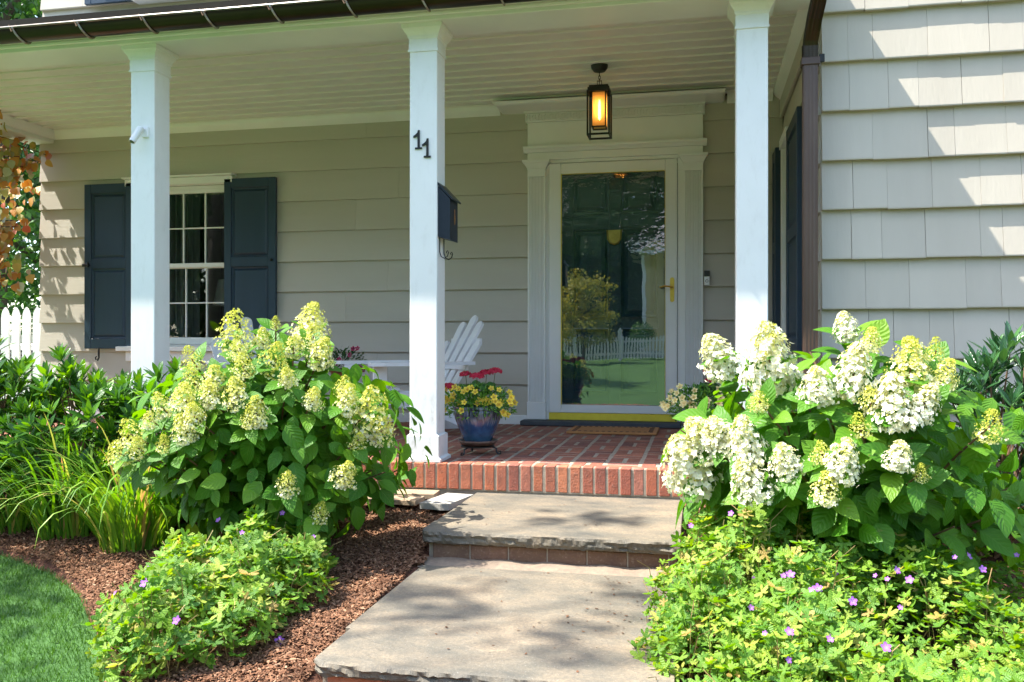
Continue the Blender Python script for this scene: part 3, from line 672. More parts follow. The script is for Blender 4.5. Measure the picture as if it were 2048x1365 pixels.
s = shutter(T(-3.785, 6.535), -.065, 1.325, .645, hooks=True)
mp('knob', MB().lathe([(.0, -.02), (.009, -.018), (.012, -.008), (.008, 0)], 12).xf(Matrix.Translation((-3.362, 6.535, .655)) @ Matrix.Rotation(R(90), 4, 'X') @ Matrix.Rotation(R(180), 4, 'X')), 'black', s, True)
shutter(T(-5.085, 6.535), 2.852, 3.9, 3.3, hooks=False, label='blue shutter on the upper storey cut by the roof edge')
# return wall: faces -x. local x -> +y reversed
Tr = Matrix(((0, 1, 0, .548), (-1, 0, 0, 5.80), (0, 0, 1, 0), (0, 0, 0, 1)))
s = shutter(Tr, -.065, 1.325, .65, W=.62)
Tf = Matrix(((0, 1, 0, .520), (-1, 0, 0, 6.50), (0, 0, 1, 0), (0, 0, 0, 1)))
shutter(Tf, -.065, 1.325, .65, W=.25, hooks=False)

# ------------------------------------------------------------------ windows
def empty_part(name, loc, parent=house, label=None):
    e = bpy.data.objects.new(name, None); COL.objects.link(e); e.empty_display_size = .1; e.parent = parent; b = Vector((0, 0, 0)); p = parent
    while p is not None: b += p.location; p = p.parent
    e.location = Vector(loc) - b
    if label: e['label'] = label
    return e
win = empty_part('window', (-4.22, 6.6, -.05))
W_ = lambda name, mb, mat='trim', **k: mp(name, mb, mat, win, **k)
W_('head_casing', MB().box(-4.70, -3.715, 6.535, 6.622, 1.295, 1.352, .003)); W_('head_cap', MB().prism([(6.505, 1.353), (6.622, 1.353), (6.622, 1.372), (6.505, 1.366)], 'x', -4.71, -3.70))
W_('jamb_casing', MB().box(-3.79, -3.735, 6.555, 6.622, -.04, 1.293, .003)); W_('jamb_casing', MB().box(-4.70, -4.645, 6.555, 6.622, -.04, 1.293, .003))
W_('sill', MB().prism([(6.50, -.048), (6.66, -.030), (6.66, -.075), (6.50, -.082)], 'x', -4.76, -3.70)); W_('apron', MB().box(-4.70, -3.735, 6.545, 6.622, -.17, -.084, .004))
W_('jamb', MB().box(-3.792, -3.77, 6.623, 6.70, -.03, 1.293)); W_('jamb', MB().box(-4.665, -4.643, 6.623, 6.70, -.03, 1.293)); W_('jamb', MB().box(-4.643, -3.792, 6.623, 6.70, 1.27, 1.293))
def sash(x0, x1, z0, z1, y, top, bot, side):
    W_('sash_rail', MB().box(x0, x1, y, y + .034, z1 - top, z1, .003)); W_('sash_rail', MB().box(x0, x1, y, y + .034, z0, z0 + bot, .003))
    W_('sash_stile', MB().box(x0, x0 + side, y + .001, y + .033, z0 + bot + .0005, z1 - top - .0005, .003)); W_('sash_stile', MB().box(x1 - side, x1, y + .001, y + .033, z0 + bot + .0005, z1 - top - .0005, .003))
    gx0, gx1, gz0, gz1 = x0 + side, x1 - side, z0 + bot, z1 - top; w = .011
    cols = [gx0 + (gx1 - gx0) * i / 4 for i in range(5)]; zm = (gz0 + gz1) / 2
    for c in cols[1:-1]: W_('muntin', MB().box(c - w / 2, c + w / 2, y + .004, y + .028, gz0 + .001, gz1 - .001, .002))
    for i in range(4): W_('muntin', MB().box(cols[i] + w / 2 + .0005, cols[i + 1] - w / 2 - .0005, y + .005, y + .027, zm - w / 2, zm + w / 2, .002))
    for i in range(4):
        for a, b in ((gz0, zm - w / 2), (zm + w / 2, gz1)): W_('pane', MB().box(cols[i] + w / 2, cols[i + 1] - w / 2, y + .014, y + .017, a, b), 'glass')
sash(-4.643, -3.792, .615, 1.27, 6.632, .035, .036, .022)
sash(-4.632, -3.803, -.03, .640, 6.668, .030, .060, .030)
# upper storey window (only its sill and foot show)
uw = empty_part('window', (-4.2, 6.6, 2.84), label='upper storey window behind the porch roof')
mp('sill', MB().box(-4.62, -3.6, 6.50, 6.62, 2.84, 2.885, .003), 'trim', uw); mp('frame', MB().box(-4.60, -3.62, 6.56, 6.625, 2.886, 3.9, .003), 'trim', uw)
mp('pane', MB().box(-4.52, -3.70, 6.553, 6.558, 2.95, 3.8), 'glass', uw)
# return-wall window
rw = empty_part('window', (.6, 6.0, -.05), label='narrow sided window between shutters on the return wall')
mp('jamb_casing', MB().box(.555, .625, 5.835, 5.90, -.05, 1.30, .003), 'trim', rw); mp('jamb_casing', MB().box(.555, .625, 6.17, 6.235, -.05, 1.30, .003), 'trim', rw)
mp('head_casing', MB().box(.545, .625, 5.825, 6.245, 1.301, 1.365, .003), 'trim', rw); mp('sill', MB().box(.52, .64, 5.80, 6.26, -.10, -.051, .003), 'trim', rw)
mp('pane', MB().box(.600, .604, 5.90, 6.17, -.05, 1.30), 'glass', rw)
# room contents behind the window
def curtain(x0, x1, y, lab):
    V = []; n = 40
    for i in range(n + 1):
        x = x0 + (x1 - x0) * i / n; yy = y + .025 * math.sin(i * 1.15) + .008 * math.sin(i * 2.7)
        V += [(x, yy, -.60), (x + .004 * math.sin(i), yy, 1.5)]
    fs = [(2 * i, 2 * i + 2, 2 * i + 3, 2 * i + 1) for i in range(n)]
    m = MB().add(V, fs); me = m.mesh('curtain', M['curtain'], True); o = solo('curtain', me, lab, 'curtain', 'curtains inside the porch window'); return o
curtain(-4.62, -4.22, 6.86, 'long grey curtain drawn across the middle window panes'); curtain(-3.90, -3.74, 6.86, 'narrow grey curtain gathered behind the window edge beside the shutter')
lamp = thing('table_lamp', 'table lamp with a pale cone shade standing inside behind the window', 'lamp', (-4.2, 7.35, -.2))
mp('lamp_shade', MB().lathe([(.15, 0), (.10, .24), (.097, .24), (.147, 0)], 28, (-4.2, 7.35, .32)), 'shade', lamp, True)
mp('lamp_base', MB().lathe([(.08, 0), (.08, .02), (.02, .04), (.045, .16), (.06, .26), (.02, .40), (.012, .50)], 20, (-4.2, 7.35, -.2)), 'glass', lamp, True)
tb = thing('side_table', 'dark wooden side table under the lamp inside the window', 'table', (-4.2, 7.4, -.63))
mp('table_top', MB().box(-4.55, -3.85, 7.1, 7.7, -.23, -.202, .004), 'twig', tb)
for a in (-4.5, -3.9):
    for b in (7.15, 7.65): mp('leg', MB().box(a - .02, a + .02, b - .02, b + .02, -.638, -.231), 'twig', tb)

# ------------------------------------------------------------------ doorway
def DH(name, mb, mat='trim', parent=None, **k): return H(name, mb, mat, parent=parent, **k)
for (x0, x1) in ((-1.262, -1.125), (-.100, .040)):
    pl = empty_part('pilaster', ((x0 + x1) / 2, 6.56, FL))
    n = 10; fx0, fx1 = x0 + .012, x1 - .012; w = (fx1 - fx0) / n
    prof = [(x0, 6.60), (x0, 6.552)]
    for i in range(n):
        a = fx0 + w * i
        for q in range(5): t = q / 4; prof.append((a + w * (.14 + .72 * t), 6.552 + .007 * math.sin(math.pi * t) ** .7 if 0 < t < 1 else 6.552))
    prof += [(x1, 6.552), (x1, 6.60)]
    mp('fluted_shaft', MB().prism(prof, 'z', -.46, 1.245), 'trim', pl)
    mp('plinth', MB().box(x0 - .005, x1 + .005, 6.542, 6.60, -.594, -.461, .004), 'trim', pl)
    lv = [(1.246, 0), (1.30, 0), (1.302, .004), (1.308, .004), (1.322, .012), (1.345, .026), (1.350, .034), (1.368, .036)]; vs = []
    for z, e in lv: vs += [(x0 - e, 6.548 - e, z), (x1 + e, 6.548 - e, z), (x1 + e, 6.60, z), (x0 - e, 6.60, z)]
    fs = [(j * 4 + i, j * 4 + (i + 1) % 4, j * 4 + 4 + (i + 1) % 4, j * 4 + 4 + i) for j in range(len(lv) - 1) for i in range(4)] + [(0, 1, 2, 3), tuple(len(vs) - 4 + i for i in range(4))]
    mp('capital', MB().add(vs, fs), 'trim', pl)
DH('door_jamb', MB().box(-1.125, -1.102, 6.575, 6.76, -.594, 1.345)); DH('door_jamb', MB().box(-.143, -.100, 6.575, 6.76, -.594, 1.345)); DH('door_jamb', MB().box(-1.125, -.100, 6.570, 6.76, 1.346, 1.37))
en = empty_part('entablature', (-.61, 6.56, 1.4))
E_ = lambda name, mb, **k: mp(name, mb, 'trim', en, **k)
E_('architrave', MB().box(-1.262, .040, 6.545, 6.60, 1.370, 1.425, .002)); E_('architrave_molding', MB().prism([(6.60, 1.426), (6.535, 1.426), (6.525, 1.440), (6.508, 1.452), (6.505, 1.468), (6.60, 1.468)], 'x', -1.290, .068))
E_('frieze', MB().box(-1.262, .040, 6.550, 6.60, 1.469, 1.655, .002)); E_('dentil_band', MB().box(-1.275, .053, 6.536, 6.60, 1.656, 1.722, .002))
x = -1.272; i = 0
while x < .04:
    if i % 2: d = MB().box(x, x + .006, 6.522, 6.5355, 1.666, 1.712).box(x + .006, x + .016, 6.522, 6.5355, 1.666, 1.674)
    else: d = MB().box(x, x + .006, 6.522, 6.5355, 1.666, 1.712).box(x + .006, x + .016, 6.522, 6.5355, 1.704, 1.712)
    E_('dentil', d); x += .0225; i += 1
cor = [(1.723, .015), (1.728, .022), (1.734, .030), (1.737, .19), (1.742, .205), (1.760, .220), (1.764, .215), (1.797, .02)]
vs = []
for z, e in cor: vs += [(-1.262 - e, 6.548 - e * 1.15, z), (.040 + e * .7, 6.548 - e * 1.15, z), (.040 + e * .7, 6.60, z), (-1.262 - e, 6.60, z)]
fs = [(j * 4 + i, j * 4 + (i + 1) % 4, j * 4 + 4 + (i + 1) % 4, j * 4 + 4 + i) for j in range(len(cor) - 1) for i in range(4)] + [(0, 1, 2, 3), tuple(len(vs) - 4 + i for i in range(4))]
E_('cornice', MB().add(vs, fs))
DH('door_sill', MB().box(-1.30, -.115, 6.44, 6.74, FL + .001, -.596, .006), 'slate')
# storm door
sto = empty_part('storm_door', (-.62, 6.58, -.594))
s_ = lambda name, mb, mat='trim', **k: mp(name, mb, mat, sto, **k)
x0, x1, z0, z1 = -1.100, -.146, -.540, 1.342; gx0, gx1, g0, g1 = -1.008, -.232, -.480, 1.258
s_('stile', MB().box(x0, gx0, 6.560, 6.600, z0, z1, .004)); s_('stile', MB().box(gx1, x1, 6.560, 6.600, z0, z1, .004))
s_('rail', MB().box(gx0 + .0005, gx1 - .0005, 6.562, 6.599, g1, z1 - .001, .003)); s_('rail', MB().box(gx0 + .0005, gx1 - .0005, 6.562, 6.599, z0 + .001, g0, .003))
for a, b, c, d in ((gx0, gx0 + .005, g0, g1), (gx1 - .0025, gx1, g0, g1), (gx0 + .006, gx1 - .006, g1 - .0022, g1)): s_('brass_bead', MB().box(a, b, 6.5585, 6.572, c, d), 'kick')
s_('glass_pane', MB().add([(gx0 + .004, 6.578, g0 + .003), (gx1 - .004, 6.578, g0 + .003), (gx1 - .004, 6.578, g1 - .003), (gx0 + .004, 6.578, g1 - .003)], [(0, 1, 2, 3)]), 'stormglass')
s_('kick_plate', MB().box(x0, x1, 6.561, 6.599, -.594, z0 - .001, .002), 'kick')
h = s_('door_handle', MB().prism([(-.182 + .0155 * math.cos(a), (.377 + .075 * (1 if math.sin(a) >= 0 else -1)) + .0155 * math.sin(a)) for a in [2 * math.pi * i / 20 for i in range(20)]], 'y', 6.5535, 6.5595), 'brass')
mp('lever', MB().tube([(-.182, 6.553, .395), (-.182, 6.515, .395), (-.205, 6.508, .398), (-.235, 6.508, .402), (-.262, 6.510, .393), (-.272, 6.512, .396)], [.008, .008, .007, .006, .006, .004], 8), 'brass', h, True)
mp('lock', MB().lathe([(.009, 0), (.009, .006)], 14).xf(Matrix.Translation((-.182, 6.553, .33)) @ Matrix.Rotation(R(90), 4, 'X')), 'brass', h)
H('interior_wall_or_backing', MB().box(-1.125, -.10, 6.765, 6.80, FL, 1.39), 'blackplastic')  # black backing added behind the door to stop light leaking through its gaps
# front door behind it
fd = empty_part('front_door', (-.62, 6.68, -.594))
dx0, dx1, dz0, dz1 = -1.07, -.15, -.592, 1.342; yF = 6.672
lst = [(-1.07, -.935), (-.655, -.575), (-.285, -.15)]
for a, b in lst: mp('stile', MB().box(a, b, yF, yF + .04, dz0, dz1, .002), 'door', fd)
zr = [(-.592, -.40), (.10, .17), (.86, .965), (1.27, 1.342)]
for z_a, z_b in zr:
    for a, b in ((-.9345, -.6555), (-.5745, -.2855)): mp('rail', MB().box(a, b, yF + .001, yF + .039, z_a, z_b, .002), 'door', fd)
for (z_a, z_b) in ((-.40, .10), (.17, .86), (.965, 1.27)):
    for a, b in ((-.9345, -.6555), (-.5745, -.2855)):
        lv = [(-.001, -.012), (.010, -.014), (.020, .010), (.034, .018), (.058, .006), (.062, .005)]; vs = []
        for off, yy in lv: vs += [(a + off, yF + yy, z_a + off), (b - off, yF + yy, z_a + off), (b - off, yF + yy, z_b - off), (a + off, yF + yy, z_b - off)]
        fs = [(j * 4 + i, j * 4 + (i + 1) % 4, j * 4 + 4 + (i + 1) % 4, j * 4 + 4 + i) for j in range(len(lv) - 1) for i in range(4)] + [tuple(len(vs) - 4 + i for i in range(4))]
        mp('panel', MB().add(vs, fs), 'door', fd)
kn = mp('knocker', MB().prism([(-.675, .84), (-.555, .84), (-.565, .765), (-.585, .735), (-.615, .725), (-.645, .735), (-.665, .765)], 'y', 6.655, 6.671), 'brass', fd)
mp('knocker_ring', MB().tube([(-.668, 6.648, .835), (-.664, 6.645, .77), (-.640, 6.643, .738), (-.615, 6.642, .730), (-.590, 6.643, .738), (-.566, 6.645, .77), (-.562, 6.648, .835)], .006, 8), 'brass', kn, True)

# ------------------------------------------------------------------ porch floor
pf = thing('porch_floor', None, None, (-2.5, 5.5, FL), kind='structure')
part('mortar_bed', MB().box(-5.66, .62, 4.415, 6.60, -1.15, FL - .0022).mesh('mortar_bed', M['mortar']), pf)
bm_h = [MB().box(-.0795 + random.uniform(0, .001), .0795, -.0345, .0345, -.05, 0, .003).mesh('brick', M['brick']) for _ in range(3)]
MOD = .1775
def brick_at(cx, cy, vert, store):
    for sgn in (-1, 1):
        px, py = (cx + sgn * MOD / 4, cy) if vert else (cx, cy + sgn * MOD / 4)
        store.append((px, py, R(90) if vert else 0))
near, far = [], []
xs = [-.02 - MOD * i for i in range(-3, 32)]; j = 0
yy = 4.425 + MOD / 2
while yy < 6.54:
    for i, xx in enumerate(xs):
        if -5.6 < xx < .56: brick_at(xx, yy, (i + j) % 2 == 0, near if -1.62 < xx < .36 else far)
    yy += MOD; j += 1
rr = random.Random(3)
for (px, py, ro) in near:
    o = part('brick', rr.choice(bm_h), pf, (px + rr.uniform(-.0015, .0015), py + rr.uniform(-.0015, .0015), FL + rr.uniform(-.0015, .0008)), rot=(rr.uniform(-.004, .004), rr.uniform(-.004, .004), ro + rr.uniform(-.008, .008)), scale=(1, rr.uniform(.96, 1.02), 1))
mbx = MB()
for (px, py, ro) in far:
    a, b = (.0795, .0345) if ro == 0 else (.0345, .0795); mbx.box(px - a, px + a, py - b, py + b, FL - .05, FL + rr.uniform(-.0015, .0008))
part('brick_field', mbx.mesh('brick_field', M['brick']), pf, kind='stuff')
# rowlock edge
be = [MB().box(-.0255, .0255, -.045, .045, -.066, .066, .0035).mesh('brick', M['brickedge']) for _ in range(2)]
x = .60; k = 0; pack = MB()
H_ = FL + .001
part('edge_mortar', MB().box(-5.66, .62, 4.390, 4.414, -1.1, FL - .004).mesh('edge_mortar', M['mortar']), pf)
part('edge_mortar', MB().box(-5.66, .62, 4.386, 4.3895, FL - .136, FL - .006).mesh('edge_mortar', M['mortar']), pf)
while x > -5.6:
    if x > -2.4:
        part('brick', be[k % 2], pf, (x, 4.427 + rr.uniform(-.0025, .0025), FL - .066 + rr.uniform(-.001, .001)), rot=(0, rr.uniform(-.008, .008), rr.uniform(-.01, .01)), scale=(rr.uniform(.95, 1.04), 1, 1), label='orange brick on edge along the porch front' if k == 12 else None)
    else: pack.box(x - .0255, x + .0255, 4.382, 4.47, FL - .132, FL)
    x -= .0632; k += 1
part('brick_field', pack.mesh('brick_field', M['brickedge']), pf, kind='stuff')
part('foundation', MB().box(-5.64, .60, 4.395, 4.413, -1.2, -.84).mesh('foundation', M['mortar']), pf)

# ------------------------------------------------------------------ stone steps
def slab_mesh(x0, x1, y0, y1, z0, z1, seed, left_round=0.):
    """thick stone with a chiselled front edge"""
    rg = np.random.default_rng(seed); n = 150; V = []; rows_ = []
    prof = [(y1, z1), (y0 + .016, z1), (y0 + .005, z1 - .003), (y0, z1 - .012), (y0 + .003, (z0 + z1) / 2), (y0 + .002, (z0 + z1) / 2 - .01), (y0 + .006, z0 + .006), (y0 + .012, z0), (y1, z0)]
    g1 = rg.normal(0, 1, (n // 6 + 3, len(prof))); g2 = rg.normal(0, 1, (n // 2 + 3, len(prof)))
    def gi(g, u): a = int(u); t_ = u - a; return g[a] * (1 - t_) + g[a + 1] * t_
    for i in range(n + 1):
        t = i / n; x = x0 + (x1 - x0) * t; back = left_round * max(0, 1 - (x - x0) / .04) ** 2 * .03; w1 = gi(g1, i / 6) * .0028 + gi(g2, i / 2) * .0022
        for j, (y, z) in enumerate(prof):
            a = 0 if j in (0, 8) else (.3 if j in (1, 7) else 1)
            V.append((x, y + back * (1 if j not in (0, 8) else 0) + w1[j] * a, z + (w1[(j + 3) % 9] * .5 if j not in (0, 1, 2, 8) else 0)))
    k = len(prof); F = [(i * k + j, i * k + (j + 1) % k, (i + 1) * k + (j + 1) % k, (i + 1) * k + j) for i in range(n) for j in range(k)]
    m = MB().add(V, F); m.f += [tuple(range(k)), tuple(range(n * k, (n + 1) * k))]; return m
def riser(parent, x0, x1, y, z0, z1, mat, w=.088):
    part('mortar', MB().box(x0 + .01, x1 - .01, y + .004, y + .3, z0 - .1, z1 - .001).mesh('mortar', M['mortar']), parent)
    x = x0 + .008; r2 = random.Random(int(y * 100))
    while x < x1 - .03:
        e = min(x + w, x1 - .004); part('brick', MB().box(x, e, y + r2.uniform(-.002, .002), y + .05, z0, z1 - .003, .003).mesh('brick', M[mat]), parent); x = e + .005
# upper step
us = thing('stone_step', 'upper bluestone step with a rough front edge against the brick porch', 'step', (-.59, 3.9, -.83), 'bluestone entry steps')
mp('front_slab', slab_mesh(-1.112, -.066, 3.445, 3.655, -.828, -.777, 5, 1.), 'bluestone', us)
mp('back_slab', MB().box(-1.110, -.066, 3.658, 4.382, -.828, -.7785, .002), 'bluestone', us)
riser(us, -1.075, -.072, 3.475, -.893, -.829, 'brickriser', .155)
part('rubble_bed', MB().box(-1.09, -.075, 3.50, 4.37, -1.0, -.83).mesh('rubble_bed', M['mortar']), us)
ls = thing('stone_step', 'lower and larger bluestone step nearest the viewer', 'step', (-.6, 2.8, -.95), 'bluestone entry steps')
mp('front_slab', slab_mesh(-1.060, -.06, 2.285, 2.585, -.938, -.897, 9, 1.), 'bluestone', ls)
mp('back_slab', MB().box(-1.080, -.06, 2.588, 3.375, -.938, -.898, .002), 'bluestone', ls)
riser(ls, -1.03, -.072, 2.315, -1.02, -.939, 'brickedge', .17)
part('rubble_bed', MB().box(-1.05, -.08, 2.35, 3.36, -1.14, -.94).mesh('rubble_bed', M['mortar']), ls)
# sand and grit between the steps
solo('grit', grid('grit', -1.10, -.05, 3.37, 3.49, 90, 14, lambda X, Y: -.909 + .003 * np.sin(X * 31 + Y * 20) + np.clip((Y - 3.37) / .1, 0, 1) * .020, M['grit']), None, None, kind='structure')
# flagstones at the end of the brick edge
def flag(cx, cy, w, d, rot, mat, label, z, th=.022, seed=1):
    rg = random.Random(seed); pts = []
    for (a, b) in ((-w, -d), (-w * .3, -d), (w * .4, -d), (w, -d), (w, d), (0, d), (-w, d)): pts.append((a / 2 + rg.uniform(-.006, .006), b / 2 + rg.uniform(-.006, .006)))
    o = solo('flagstone', MB().prism(pts, 'z', -th, 0).mesh('flagstone', M[mat]), label, 'paving stone', 'loose flagstones beside the brick edge', loc=(cx, cy, z)); o.rotation_euler = (R(1.2), R(-1), rot); return o
flag(-1.47, 4.315, .34, .125, R(-2), 'tanstone', 'tan flagstone lying closest to the white column base', -.775, seed=1)
flag(-1.50, 4.185, .30, .125, R(-4), 'tanstone', 'tan flagstone in front, half under the hydrangea leaves', -.785, seed=2)
flag(-1.215, 4.21, .16, .27, R(-12), 'greystone', 'pale grey flagstone next to the upper stone step', -.783, .03, seed=3)

n = 150; rgl = np.random.default_rng(8); xx = np.concatenate([rgl.uniform(-1.0, -.08, 60), rgl.normal(-.25, .12, 90)]); yy_ = np.concatenate([rgl.uniform(2.35, 4.3, 60), rgl.normal(2.95, .22, 90)])
k = (xx > -1.05) & (xx < -.07) & (yy_ > 2.32) & (yy_ < 4.35) & ~((yy_ > 3.36) & (yy_ < 3.47)); xx, yy_ = xx[k], yy_[k]; n = len(xx); zz_ = np.where(yy_ > 3.45, -.775, -.8955)
solo('litter', leaves_mesh('litter', (np.array([[-.3, 0, 0], [.3, .1, .05], [.25, 1, .15], [-.2, .9, 0]]), np.array([[0, 1, 2, 3]]), np.zeros((4, 2))), np.stack([xx, yy_, zz_], 1), frames(np.stack([rgl.normal(0, 1, n), rgl.normal(0, 1, n), np.zeros(n)], 1), np.tile([0, .1, 1.], (n, 1))), rgl.uniform(.004, .013, n), M['chips'], rnd=rgl.uniform(0, .4, n)), 'scattered bark crumbs and dry bits lying on the stone steps', 'litter', kind='stuff')
# ------------------------------------------------------------------ porch things
# lantern
LX, LY = -.625, 5.72
la = thing('lantern', 'black box lantern with a lit bulb hanging from the porch ceiling', 'lantern', (LX, LY, 1.8))
def frame_box(mb, x0, x1, y0, y1, z0, z1, t):
    for x in (x0, x1 - t):
        for y in (y0, y1 - t): mb.box(x, x + t, y, y + t, z0, z1)
    for z in (z0, z1 - t):
        for y in (y0, y1 - t): mb.box(x0 + t, x1 - t, y, y + t, z, z + t)
        for x in (x0, x1 - t): mb.box(x, x + t, y0 + t, y1 - t, z, z + t)
    return mb
mp('ceiling_canopy', MB().lathe([(.012, -.045), (.038, -.040), (.052, -.022), (.056, -.002), (.056, 0)], 28, (LX, LY, 1.797)), 'black', la, True)
ch = MB()
for i in range(3):
    z = 1.752 - i * .022; pts = [(LX + (.006 * math.cos(a) if i % 2 else 0), LY + (0 if i % 2 else .006 * math.cos(a)), z - .013 + .015 * math.sin(a)) for a in [2 * math.pi * q / 10 for q in range(11)]]
    ch.tube(pts, .0022, 5)
mp('chain', ch, 'black', la, True)
hb = MB()
for dx in (-.014, 0, .014): hb.box(LX + dx - .002, LX + dx + .002, LY - .002, LY + .002, 1.655, 1.692)
hb.box(LX - .016, LX + .016, LY - .003, LY + .003, 1.692, 1.697); mp('hanger', hb, 'black', la)
mp('cap', MB().box(LX - .062, LX + .062, LY - .062, LY + .062, 1.642, 1.655, .002).box(LX - .07, LX + .07, LY - .07, LY + .07, 1.622, 1.6415, .002), 'black', la)
mp('outer_frame', frame_box(MB(), LX - .075, LX + .075, LY - .075, LY + .075, 1.330, 1.622, .011), 'black', la)
mp('inner_frame', frame_box(MB(), LX - .048, LX + .048, LY - .048, LY + .048, 1.385, 1.621, .008), 'black', la)
ag = MB()
for a, b in (((LX - .040, LX + .040), (LY - .0465, LY - .0455)), ((LX - .040, LX + .040), (LY + .0455, LY + .0465)), ((LX - .0465, LX - .0455), (LY - .04, LY + .04)), ((LX + .0455, LX + .0465), (LY - .04, LY + .04))): ag.box(a[0], a[1], b[0], b[1], 1.394, 1.612)
mp('amber_glass', ag, 'amber', la)
mp('bulb', MB().lathe([(.002, 0), (.008, .006), (.0095, .03), (.0095, .10), (.006, .125), (.003, .13)], 14, (LX, LY, 1.440)), 'bulb', la, True)
mp('socket', MB().lathe([(.012, 0), (.012, .04)], 12, (LX, LY, 1.571)), 'brass', la, True)

# house numbers
def one(x, z, lab):
    s = .1; pts = [(.20, 0), (.80, 0), (.80, .09), (.60, .09), (.60, 1), (.46, 1), (.40, .86), (.22, .76), (.05, .70), (.05, .60), (.22, .63), (.42, .70), (.42, .09), (.20, .09)]
    me = MB().prism([((a - .5) * .062, b * s) for a, b in pts], 'y', -.008, 0).mesh('house_number', M['black'])
    solo('house_number', me, lab, 'house number', 'house numbers on the middle column', loc=(x, 4.4195, z))
one(-1.434, 1.008, 'black numeral 1, upper of the two on the white column'); one(-1.386, .962, 'black numeral 1, lower of the two on the white column')

# mailbox on the column's side
mx = -1.334
mbx_ = thing('mailbox', 'dark blue wall mailbox with slanted lid on the side of the numbered column', 'mailbox', (mx, 4.51, .55))
mp('box', MB().prism([(mx, .548), (mx + .066, .530), (mx + .066, .745), (mx, .815)], 'y', 4.435, 4.585), 'mailbox', mbx_)
mp('lid', MB().prism([(mx, .835), (mx, .822), (mx + .034, .786), (mx + .080, .738), (mx + .084, .745), (mx + .036, .796)], 'y', 4.428, 4.592), 'mailbox', mbx_)
em = MB().lathe([(.004, -.035), (.010, -.02), (.012, 0), (.008, .018), (.004, .022), (.008, .032), (.007, .042), (.002, .048)], 10).xf(Matrix.Translation((mx + .0665, 4.525, .655)) @ Matrix.Diagonal((.35, 1, 1, 1)))
mp('emblem', em, 'copper', mbx_, True)
for dy in (.02, .10):
    yy = 4.435 + dy
    mp('newspaper_hook', MB().tube([(mx + .004, yy, .56), (mx + .004, yy, .47), (mx + .012, yy, .445), (mx + .030, yy, .436), (mx + .046, yy, .446), (mx + .052, yy, .466), (mx + .047, yy, .476), (mx + .040, yy, .470), (mx + .043, yy, .462)], .0028, 6), 'black', mbx_, True)
# security camera on the left column
sc = thing('security_camera', 'small white security camera on the column beside the window', 'camera', (-3.045, 4.419, 1.17))
mp('mount_plate', MB().box(-3.062, -3.020, 4.4075, 4.4195, 1.145, 1.205, .003), 'plastic', sc)
mp('ball_joint', MB().lathe([(.001, -.016), (.011, -.011), (.016, 0), (.011, .011), (.001, .016)], 16, (-3.052, 4.390, 1.188)), 'plastic', sc, True)
mp('body', MB().tube([(-3.052, 4.385, 1.192), (-3.076, 4.342, 1.108)], [.0185, .0185], 18), 'plastic', sc, True)
mp('lens', MB().tube([(-3.0761, 4.3418, 1.1078), (-3.0770, 4.3402, 1.1046)], [.0145, .0125], 16), 'lens', sc)
# doorbell
db = thing('doorbell', 'small black and silver video doorbell beside the door pilaster', 'doorbell', (.066, 6.57, .45))
mp('housing', MB().box(.046, .088, 6.540, 6.574, .402, .512, .004), 'blackplastic', db)
mp('faceplate', MB().box(.0475, .0865, 6.536, 6.5395, .404, .470, .001), 'plastic', db)
mp('button', MB().lathe([(.011, 0), (.011, .003)], 18).xf(Matrix.Translation((.067, 6.5358, .436)) @ Matrix.Rotation(R(90), 4, 'X')), 'blackplastic', db)
mp('button_ring', MB().lathe([(.0075, 0), (.0075, .0042)], 18).xf(Matrix.Translation((.067, 6.5355, .436)) @ Matrix.Rotation(R(90), 4, 'X')), 'plastic', db)
# doormat
dm = thing('doormat', 'orange brown coir doormat with a dark chequered border before the door', 'doormat', (-.57, 6.14, FL))
mp('pad', MB().box(-.875, -.265, 5.935, 6.345, FL + .002, FL + .018, .004), 'coir', dm)
bd = MB()
for side in (0, 1):
    for i in range(14):
        a = -.84 + i * .0405; yv = 5.965 if side == 0 else 6.285; bd.box(a, a + .02, yv, yv + .03, FL + .0165, FL + .0195)
for i in range(7):
    for xv in (-.845, -.325): bd.box(xv, xv + .03, 5.99 + i * .043, 6.01 + i * .043, FL + .0165, FL + .0195)
mp('border_pattern', bd, 'coirdark', dm)

# ------------------------------------------------------------------ leaf and flower templates
def leaf_t(L, W, fold=.15, droop=.2, n=6, pk=.8, e=.85):
    V = []; UV = []
    for i in range(n + 1):
        s = i / n; w = W / 2 * math.sin(math.pi * s ** pk) ** e if 0 < s < 1 else .0008
        z = -droop * L * s * s
        for sd in (-1, 0, 1): V.append((sd * w, s * L, z + fold * abs(sd) * w)); UV.append((s, sd))
    F = []
    for i in range(n):
        a = i * 3; F += [(a, a + 1, a + 4, a + 3), (a + 1, a + 2, a + 5, a + 4)]
    return np.array(V, float), np.array(F), np.array(UV, float)
def leaf_mesh(name, t, mat): return npmesh(name, t[0], t[1], mat, rnd=np.zeros(len(t[0])), uv=t[2], smooth=True)
def m4(FRi, p, s):
    m = Matrix.Identity(4)
    for r in range(3):
        for c in range(3): m[r][c] = float(FRi[r][c]) * float(s)
    m.translation = Vector([float(q) for q in p]); return m

